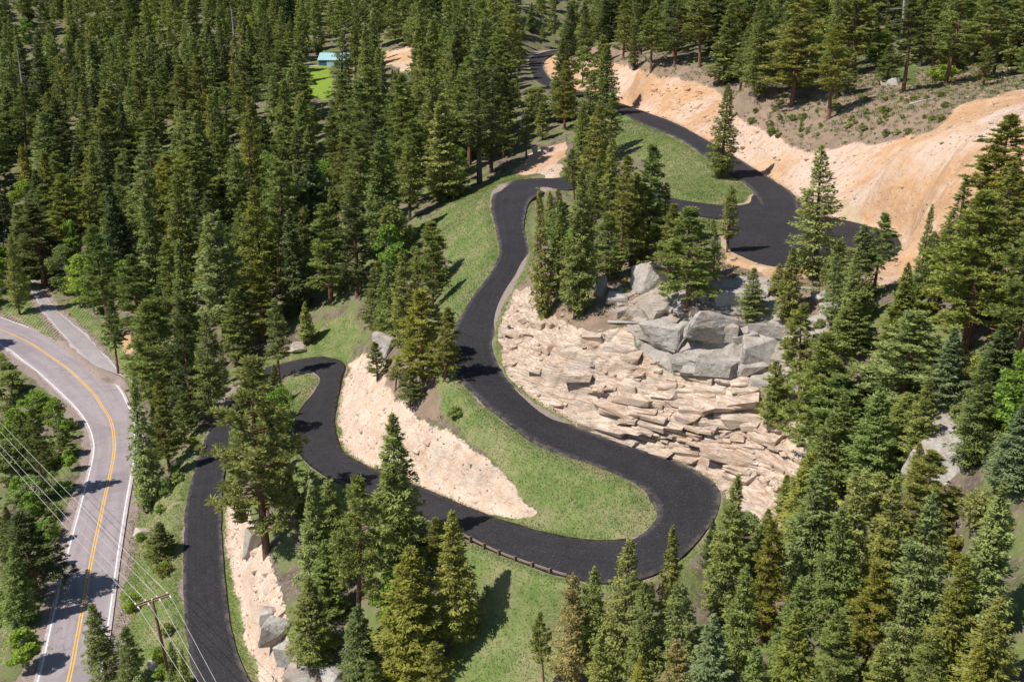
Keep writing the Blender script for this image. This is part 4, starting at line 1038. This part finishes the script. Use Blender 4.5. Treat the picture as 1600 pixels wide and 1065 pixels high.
# ------------------------------------------------------------------ boulders
import bmesh
m_rock = rock_material('grey_granite', (.29, .262, .232), (.48, .44, .395), (.58, .52, .455))
m_rockp = rock_material('pale_granite', (.42, .36, .31), (.58, .50, .43), (.64, .57, .50))
def rock_mesh(name, seed, sub=4, planes=13):
    rs = np.random.RandomState(seed); bm = bmesh.new()
    P = rs.uniform(-1, 1, (20, 3)); P = np.sign(P) * np.abs(P) ** .5
    for p in P: bm.verts.new(p)
    bmesh.ops.convex_hull(bm, input=bm.verts)
    for v in [v for v in bm.verts if not v.link_faces]: bm.verts.remove(v)
    bmesh.ops.bevel(bm, geom=list(bm.edges), offset=.05, segments=1, affect='EDGES')
    bmesh.ops.triangulate(bm, faces=bm.faces)
    for _ in range(3): bmesh.ops.subdivide_edges(bm, edges=[e for e in bm.edges if e.calc_length() > .16], cuts=1); bmesh.ops.triangulate(bm, faces=bm.faces)
    V = np.array([v.co[:] for v in bm.verts]); k = 1 + .06 * fbm(V[:, 0] * 2.5 + seed, V[:, 1] * 2.5, V[:, 2] * 2.5, seed=seed) + .03 * fbm(V[:, 0] * 9, V[:, 1] * 9, V[:, 2] * 9, seed=seed + 1)
    for v, q in zip(bm.verts, k): v.co *= q
    me = bpy.data.meshes.new(name); bm.to_mesh(me); bm.free(); return me
BOULD = [
 (1022,446,64,44,0,'angular grey boulder beneath the crooked pine on the cliff top'),(964,472,36,18,0,'flat grey boulder left of the angular one on the cliff top'),(1116,512,112,44,0,'largest grey granite slab on the cliff top'),
 (1190,556,76,44,0,'grey slab at the right end of the cliff top rocks'),(1040,522,84,36,0,'grey slab at the left of the cliff top rocks'),(1150,466,70,26,0,'grey ledge under the short sage green fir'),(1222,640,52,62,0,'grey block at the right rim of the tan cliff'),
 (1482,728,128,58,0,'big pale grey outcrop on the right slope'),(1432,668,50,30,0,'low grey rock above the big pale outcrop'),(1226,880,44,40,0,'grey boulder peeking out at the foot of the tan cliff'),(1393,132,30,14,0,'pale boulder beside the small rounded fir on the hillside'),
 (432,1002,46,50,0,'upright grey rock in the lower tan cut'),(452,1032,40,34,0,'grey rock just below the upright one in the lower cut'),(476,1068,66,40,0,'broad grey boulder at the bottom edge below the lower cut'),(528,1072,56,44,0,'pale rounded boulder right of the broad one at the bottom edge'),
 (418,968,30,24,0,'small grey rock above the upright one in the lower cut'),(396,858,34,44,0,'grey rock at the foot of the large open pine'),(852,238,13,12,1,'white boulder above the cut at the third bend'),(836,240,10,16,1,'smaller white boulder left of the one above the third bend'),
 (603,552,46,36,0,'grey rock among the trees at the crest of the middle cut'),(1383,580,24,12,1,'pale stone between the shaggy fir and the bare ground'),(246,1022,16,15,1,'round pale boulder left of the power pole'),(240,1042,22,14,1,'tan rock beside the foot of the power pole'),
 (313,485,22,12,1,'pale rock in the valley forest'),(466,545,34,14,1,'tan rock beside the little pale spruce'),(1300,492,46,22,0,'pale rock strip below the large layered fir'),(1285,470,30,16,0,'small rock just below the parking pad rim'),(222,838,26,14,1,'tan rock on the bank between highway and lower drive'),
 (938,458,26,40,0,'shadowed grey rock at the foot of the knob trees'),(855,470,20,30,0,'dark grey rock at the left rim of the knob')]
for i, (u, v, w, hh, pale, lab) in enumerate(BOULD):
    p = hit(u, v); z = proj(tuple(p))[2]; W = w * z / FPX; Hh = hh * z / FPX
    o = link('boulder', rock_mesh('boulder', 700 + i, 4 if w > 40 else 3)); o.data.materials.append(m_rockp if pale else m_rock)
    o.scale = (W * .5, W * .42, max(.25, Hh * .62)); o.location = (p[0], p[1] + W * .12, p[2] + Hh * (.02 if w > 65 and not pale else .2)); o.rotation_euler = (rng.uniform(-.3, .3), rng.uniform(-.3, .3), rng.uniform(-.6, .6))
    tag(o, lab, 'boulder', 'boulders and rock slabs')
# ------------------------------------------------------------------ bushes
rb = random.Random(23); nb_ = 0
BZ = [((1170,150,1480,215),90,'on the scrubby hillside above the orange cut'),((1280,440,1600,720),50,'on the wooded slope right of the cliff'),((1130,760,1600,1065),32,'in the thicket below the tan cliff foot'),
      ((205,620,345,1065),24,'on the bank between the highway and the lower drive'),((0,560,140,1065),46,'in the green thicket left of the highway'),((400,700,640,1065),16,'among the front trees below the drive'),((90,400,260,640),14,'beside the gravel turnout at the highway bend'),((820,380,1200,520),10,'on the wooded knob above the cliff'),((560,540,720,670),6,'on the brown knob above the middle cut')]
for (x0, y0, x1, y1), cnt_, zn in BZ:
    n_ = 0; tries = 0
    while n_ < cnt_ and tries < cnt_ * 12:
        tries += 1; p = hit(rb.uniform(x0, x1), rb.uniform(y0, y1)); x, y = p[0], p[1]
        i_ = kd.find((x, y, 0))
        if i_[2] - hwA[i_[1]] < 1.3 or in_poly(np.array([x]), np.array([y]), PAD)[0]: continue
        if max(mask_at(k, x, y) for k in ('cut', 'soil', 'orange', 'gravel', 'sand', 'grey')) > .4: continue
        h = rb.uniform(.3, .95) if 'hillside' in zn else rb.uniform(.7, 2.1)
        tone = rb.choice(['mid', 'sage', 'olive', 'olive', 'yellow'] if 'left' not in zn and 'bank' not in zn else ['bright', 'mid', 'lime', 'olive'])
        plant(B_, p, h, tone, f"{'low' if h < .9 else 'rounded' if h < 1.4 else 'tall'} {TW[tone]} bush {zn}", f'bushes {zn}', None, rb.uniform(.8, 1.3)); n_ += 1
plant(B_, hit(1474, 126), 2.6, 'lime', 'bright green rounded shrub at the top of the hillside', None, 0, 1.3)
for u, v, L, rz, lab in [(1400,700,5,.4,'grey fallen log on bare ground by the pale outcrop'),(1545,620,6,-.3,'fallen log on the bare slope near the frame edge'),(1475,505,5,.9,'fallen log under the biggest spreading pine'),(950,505,4,-.5,'fallen log at the foot of the knob trees'),(1290,150,5,.2,'fallen log above the tall leaning pine'),(1420,165,4,-.4,'fallen log on the open scrubby hillside'),(600,870,4,.7,'fallen log beside the tall front fir'),(1010,120,5,.5,'fallen log on the slope above the far cut')]:
    p = hit(u, v); b = MB(); d = Vector((math.cos(rz), math.sin(rz), 0)); e = p + d * L; e.z = ground(e.x, e.y)
    b.tube([Vector((0, 0, .18)), (e - p) * .5 + Vector((0, 0, .2)), e - p + Vector((0, 0, .15))], [.2, .17, .1], 8); k_ = (e - p) * .4
    b.tube([k_ + Vector((0, 0, .2)), k_ + Vector((-d.y * .6, d.x * .6, .7))], [.05, .02], 5)
    o = b.build('fallen_log', m_barkd, None, True); o.location = p; tag(o, lab, 'log', 'fallen logs')
# ------------------------------------------------------------------ grass blades, low plants, loose stones
rs = np.random.RandomState(33)
vm = np.where((M['grass'] > .6) & (pz < 230) & (near > .15) & (padn > .5))[0]
area = np.outer(np.gradient(gy), np.gradient(gx)).ravel()[vm]
pk = vm[rs.choice(len(vm), 90000, p=area / area.sum())]
Cg = np.c_[X2[pk], Y2[pk], Z2[pk]] + np.c_[rs.uniform(-.2, .2, (len(pk), 2)), np.zeros(len(pk))]
Vb = []
for k in range(3):
    D = np.c_[rs.normal(size=(len(pk), 2)) * .55, np.ones(len(pk))]; D /= np.linalg.norm(D, axis=1, keepdims=True)
    Vb.append(tris_at(Cg + np.array([0, 0, .05]), D, rot_rand(rs, len(pk)), rs.uniform(.10, .24, len(pk)), .06))
Vb = np.concatenate(Vb)
m_gr, nt, bs = mat_new('grass_blades'); g = G(nt)
g.put(bs.inputs['Base Color'], g.mix(g.map(g.noise(.5, 5, .65), .44, .62), (.20, .27, .085), (.36, .345, .16))); bs.inputs['Roughness'].default_value = .8; bs.inputs['Specular IOR Level'].default_value = .15
tr = g.n('ShaderNodeBsdfTranslucent'); tr.inputs[0].default_value = (.26, .32, .10, 1); mx = g.n('ShaderNodeMixShader'); mx.inputs[0].default_value = .5
nt.links.new(bs.outputs[0], mx.inputs[1]); nt.links.new(tr.outputs[0], mx.inputs[2]); nt.links.new(mx.outputs[0], nt.nodes['Material Output'].inputs[0])
tag(link('grass', mesh_np('grass', Vb, np.arange(len(Vb)).reshape(-1, 3), m_gr)), kind='stuff')
bare = 1 - np.max([M[k] for k in ('grass', 'cut', 'soil', 'orange', 'gravel', 'sand', 'lawn', 'grey')], axis=0)
vm = np.where((bare > .5) & (pz < 300) & (near > 1.0) & (padn > .6) & (pu > -60) & (pu < 1660) & (pv < 1120))[0]
area = np.outer(np.gradient(gy), np.gradient(gx)).ravel()[vm] * (1 + 2.5 * (pu[vm] > 1130) + 5 * (M['scrub'][vm] > .5))
pk = vm[rs.choice(len(vm), 7600, p=area / area.sum())]
pl = []
for i in pk:
    n_ = 16; r = rs.uniform(.18, .6); D = rot_rand(rs, n_); D[:, 2] = np.abs(D[:, 2]) + .2
    C = np.array([X2[i], Y2[i], Z2[i]]) + rs.normal(size=(n_, 3)) * r * np.array([.7, .7, .28]) + np.array([0, 0, .15])
    pl.append(tris_at(C, D, rot_rand(rs, n_), .26, .15))
Vb = np.concatenate(pl)
m_ug, nt, bs = mat_new('undergrowth_leaves'); g = G(nt)
g.put(bs.inputs['Base Color'], g.mix(g.map(g.noise(.35, 4, .6), .42, .6), (.10, .15, .035), (.22, .21, .09))); bs.inputs['Roughness'].default_value = .8
tag(link('undergrowth', mesh_np('undergrowth', Vb, np.arange(len(Vb)).reshape(-1, 3), m_ug)), kind='stuff')
vm = np.where(((M['cut'] + M['soil'] + M['orange'] + M['grey'] > .5) | (bare > .5)) & (pz < 260) & (near > .3) & (padn > .4) & (pu > -40) & (pu < 1640) & (pv < 1120))[0]
area = np.outer(np.gradient(gy), np.gradient(gx)).ravel()[vm] * (1 + 5 * (bare[vm] < .5))
pk = vm[rs.choice(len(vm), 5200, p=area / area.sum())]
bm = bmesh.new(); bmesh.ops.create_icosphere(bm, subdivisions=1, radius=1); SV = np.array([v.co[:] for v in bm.verts]); SF = np.array([[v.index for v in f_.verts] for f_ in bm.faces]); bm.free()
VV, FF = [], []
for j, i in enumerate(pk):
    s = rs.uniform(.04, .13) * (2.6 if rs.rand() < .07 else 1); q = SV * (1 + rs.uniform(-.3, .3, (len(SV), 1))) * np.array([s * rs.uniform(.8, 1.6), s * rs.uniform(.8, 1.6), s * .7])
    VV.append(q + np.array([X2[i], Y2[i], Z2[i] + s * .25])); FF.append(SF + j * len(SV))
tag(link('rubble', mesh_np('rubble', np.concatenate(VV), np.concatenate(FF), simple('rubble_stone', (.40, .31, .24), .9, var=.45, sc=1.2))), kind='stuff')
# ------------------------------------------------------------------ power pole and wires
m_pole = bark_material('pole_wood', (.15, .075, .045), (.22, .12, .075)); m_arm = simple('arm_wood', (.36, .25, .16), .8, sc=5); m_ins = simple('insulator_grey', (.75, .75, .74), .4, sc=2); m_wire = simple('wire_metal', (.62, .60, .58), .45, .3, sc=2)
pb = hit(270, 1078); zt = 70 - 54.6
def at_h(u, v, zz): return Vector(up_h(u, v, CAMH - zz))
pt = at_h(239, 944, zt)
pole = empty('power_pole', pb, 'brown wooden power pole with a double crossarm beside the lower drive', 'power pole')
L_ = lambda p: Vector(p) - pb
b = MB(); b.tube([L_(pb - Vector((0, 0, 1.5))), L_(pb.lerp(pt, .5)), L_(pt + Vector((0, 0, .35)))], [.19, .17, .13], 10); b.build('shaft', m_pole, pole, True)
ae0, ae1 = at_h(213, 946, zt - .1), at_h(265.5, 928, zt - .1); ax = (ae1 - ae0).normalized(); ay = Vector((0, 0, 1)).cross(ax).normalized()
for s in (-1, 1):
    b = MB(); b.box(L_((ae0 + ae1) / 2 + ay * .2 * s), ((ae1 - ae0).length, .12, .16), Matrix((ax, ay, Vector((0, 0, 1)))).transposed()); b.build('crossarm', m_arm, pole)
ends = []
for t in (.02, .32, .66, .97):
    c = ae0.lerp(ae1, t); ends.append(c)
    for s in (-1, 1):
        b = MB(); b.tube([L_(c + ay * .27 * s), L_(c + ay * .42 * s), L_(c + ay * .62 * s - Vector((0, 0, .03)))], [.07, .075, .05], 8); b.build('insulator', m_ins, pole, True)
b = MB(); b.tube([L_(pt + ay * .1 + Vector((0, 0, .3))), L_(pt + ay * .1 + Vector((0, 0, .62)))], [.07, .06], 8); b.build('insulator', m_ins, pole, True)
for e in (ae0, ae1):
    b = MB(); q = (ae0 + ae1) / 2; b.tube([L_(q.lerp(e, .55) + ay * .05), L_(pt.lerp(pb, .10))], .03, 5); b.build('brace', m_arm, pole)
UPX = [(0, 702), (0, 690), (0, 668), (0, 653)]; DNX = [(308, 1090), (322, 1080), (330, 1078), (345, 1075)]
WL = ['lowest of the wires running from the power pole over the highway', 'second lowest wire from the power pole over the highway', 'second highest wire from the power pole over the highway', 'highest of the wires running from the power pole over the highway']
WD = ['leftmost wire from the power pole down past the lower drive', 'second wire from the left below the power pole', 'second wire from the right below the power pole', 'rightmost wire from the power pole crossing the lower drive']
for c, a_, d_, l1, l2 in zip(ends, UPX, DNX, WL, WD):
    far_ = at_h(a_[0], a_[1], zt + 1.0); p1 = c + ay * .6; p2 = c - ay * .6
    far_ = p1 + (far_ - p1) * 1.8; nearp = at_h(d_[0], d_[1], zt + .3); nearp = p2 + (nearp - p2) * 2.2
    for q0, q1, lab in ((p1, far_, l1), (p2, nearp, l2)):
        pts = []
        for k in range(25):
            t = k / 24; p = q0.lerp(q1, t); p.z -= 1.6 * (t - t * t) * (q1 - q0).length / 60; pts.append(p)
        b = MB(); b.tube([p - q0 for p in pts], .022, 5); o = b.build('power_line', m_wire, None, True); o.location = q0
        tag(o, lab, 'wire', 'power lines')
# ------------------------------------------------------------------ guardrail on the outside of the second stretch
gp = [up_h(u, v, H) for u, v, H in ((676, 818, 52.1), (690, 825, 51.9), (722, 842, 51.5), (783, 872, 51.0), (868, 902, 50.3), (888, 907, 50.1))]
gl = catmull(gp, .25); sL = np.r_[0, np.cumsum(np.linalg.norm(np.diff(gl, axis=0), axis=1))]
gat = lambda s: Vector([np.interp(s, sL, gl[:, k]) for k in range(3)])
gr = empty('guardrail', gat(0), 'low guardrail with brown posts along the outer edge of the drive', 'guardrail')
m_rail = simple('rail_metal', (.21, .165, .13), .8, 0, sc=4); m_post = simple('post_wood', (.20, .125, .085), .85, var=.3, sc=6)
o0 = gat(0); b = MB(); ss = np.arange(0, sL[-1], .5)
rows = []
for s in ss:
    p = gat(s); d = (gat(min(s + .2, sL[-1])) - gat(max(0, s - .2))); nrm = Vector((d.y, -d.x, 0)).normalized()
    g0 = ground(p.x, p.y); zb = p.z + .42
    rows.append([p + Vector((0, 0, zb - p.z + q)) + nrm * w - o0 for q, w in ((.08, 0), (.13, .04), (.18, 0), (.23, .04), (.30, 0), (.30, -.06), (.08, -.06))])
for r0, r1 in zip(rows, rows[1:]):
    for k in range(7): b.face([r0[k], r0[(k + 1) % 7], r1[(k + 1) % 7], r1[k]])
b.face(rows[0]); b.face(rows[-1][::-1]); b.build('rail', m_rail, gr)
for s in np.arange(.6, sL[-1], 2.2):
    p = gat(s); d = gat(min(s + .2, sL[-1])) - gat(max(0, s - .2)); an = math.atan2(d.y, d.x); nrm = Vector((d.y, -d.x, 0)).normalized()
    c = p - o0 + nrm * -.0; gz = ground(p.x, p.y)
    off = nrm * (.17 if nrm.y < 0 else -.17)
    b = MB(); b.box(c + off + Vector((0, 0, .2)), (.18, .22, 1.5), Matrix.Rotation(an, 3, 'Z')); b.build('post', m_post, gr)
# ------------------------------------------------------------------ shed and cabin far up the valley
m_teal = simple('teal_metal', (.05, .15, .16), .5, .2, sc=1, var=.08); m_pale = simple('pale_roof_metal', (.40, .62, .66), .4, .2, sc=1, var=.06); m_dark = simple('shingle', (.16, .16, .17), .8, sc=4); m_wht = simple('white_trim', (.78, .78, .76), .6, sc=2); m_wall = simple('cabin_siding', (.42, .40, .38), .8, sc=2)
def gable(name, loc, rz, w, d, h, rise, mw, mr, label, trim, eave=.35):
    r = empty(name, loc, label, 'building' if 'cabin' in name else 'shed', None, rz); b = MB()
    x, y = w / 2, d / 2
    b.face([(-x, -y, -1.5), (x, -y, -1.5), (x, -y, h), (-x, -y, h)]); b.face([(x, y, -1.5), (-x, y, -1.5), (-x, y, h), (x, y, h)])
    for s in (-1, 1): b.face([(s * x, -y, -1.5), (s * x, y, -1.5), (s * x, y, h), (s * x, 0, h + rise), (s * x, -y, h)])
    b.build('wall', mw, r)
    b = MB(); e = eave; k = rise / y
    for s in (-1, 1):
        p = [(-x - e, s * (y + e), h - k * e + .04), (x + e, s * (y + e), h - k * e + .04), (x + e, 0, h + rise + .04), (-x - e, 0, h + rise + .04)]
        b.face(p); b.face([(q[0], q[1], q[2] + .12) for q in p])
        for i in range(4): a_, c_ = p[i], p[(i + 1) % 4]; b.face([a_, c_, (c_[0], c_[1], c_[2] + .12), (a_[0], a_[1], a_[2] + .12)])
    rf_ = b.build('roof', mr, r)
    b = MB(); n_ = int(w / 1.0)
    if trim == 'seam':
        for i in range(n_ + 1):
            xx = -x + i * w / n_
            for s in (-1, 1): b.tube([(xx, s * (y + e), h - k * e + .19), (xx, 0, h + rise + .19)], .035, 4)
        b.build('roof_seam', mr, rf_)
        b = MB(); b.box((-x * .2, -y - .03, h * .42), (3.0, .06, h * .84)); dr = b.build('door', m_pale, r)
        b = MB(); b.box((-x * .2 + 1.2, -y - .1, h * .4), (.2, .08, .1)); b.build('handle', m_dark, dr)
        b = MB(); b.box((x * .55, -y - .03, h * .6), (1.1, .06, .8)); wd = b.build('window', m_dark, r)
        b = MB(); b.box((x * .55, -y - .05, h * .6 - .45), (1.3, .1, .1)); b.build('sill', m_wht, wd)
    else:
        for s in (-1, 1):
            for xx in (-x - e, x + e): b.tube([(xx, s * (y + e), h - k * e + .06), (xx, 0, h + rise + .06)], .14, 4)
            b.tube([(-x - e, s * (y + e), h - k * e + .06), (x + e, s * (y + e), h - k * e + .06)], .12, 4)
        b.build('fascia', m_wht, rf_)
        for xx in (-x * .5, x * .4):
            b = MB(); b.box((xx, -y - .03, h * .55), (1.2, .07, 1.1)); wd = b.build('window', m_dark, r)
            b = MB(); b.box((xx, -y - .06, h * .55 - .6), (1.4, .12, .1)); b.build('sill', m_wht, wd)
    return r
sp_ = hit(523, 104)
gable('metal_shed', (sp_[0], sp_[1] + 3.5, sp_[2]), rad(-6), 12.0, 7.5, 2.5, 2.4, m_teal, m_pale, 'teal metal shed with a pale blue roof above the bright lawn', 'seam')
cp_ = hit(642, 144)
gable('cabin', (cp_[0], cp_[1] + 3, cp_[2]), rad(38), 9.0, 7.0, 2.6, 2.8, m_wall, m_dark, 'grey roofed cabin with white eaves half hidden in the forest', 'fascia', .5)
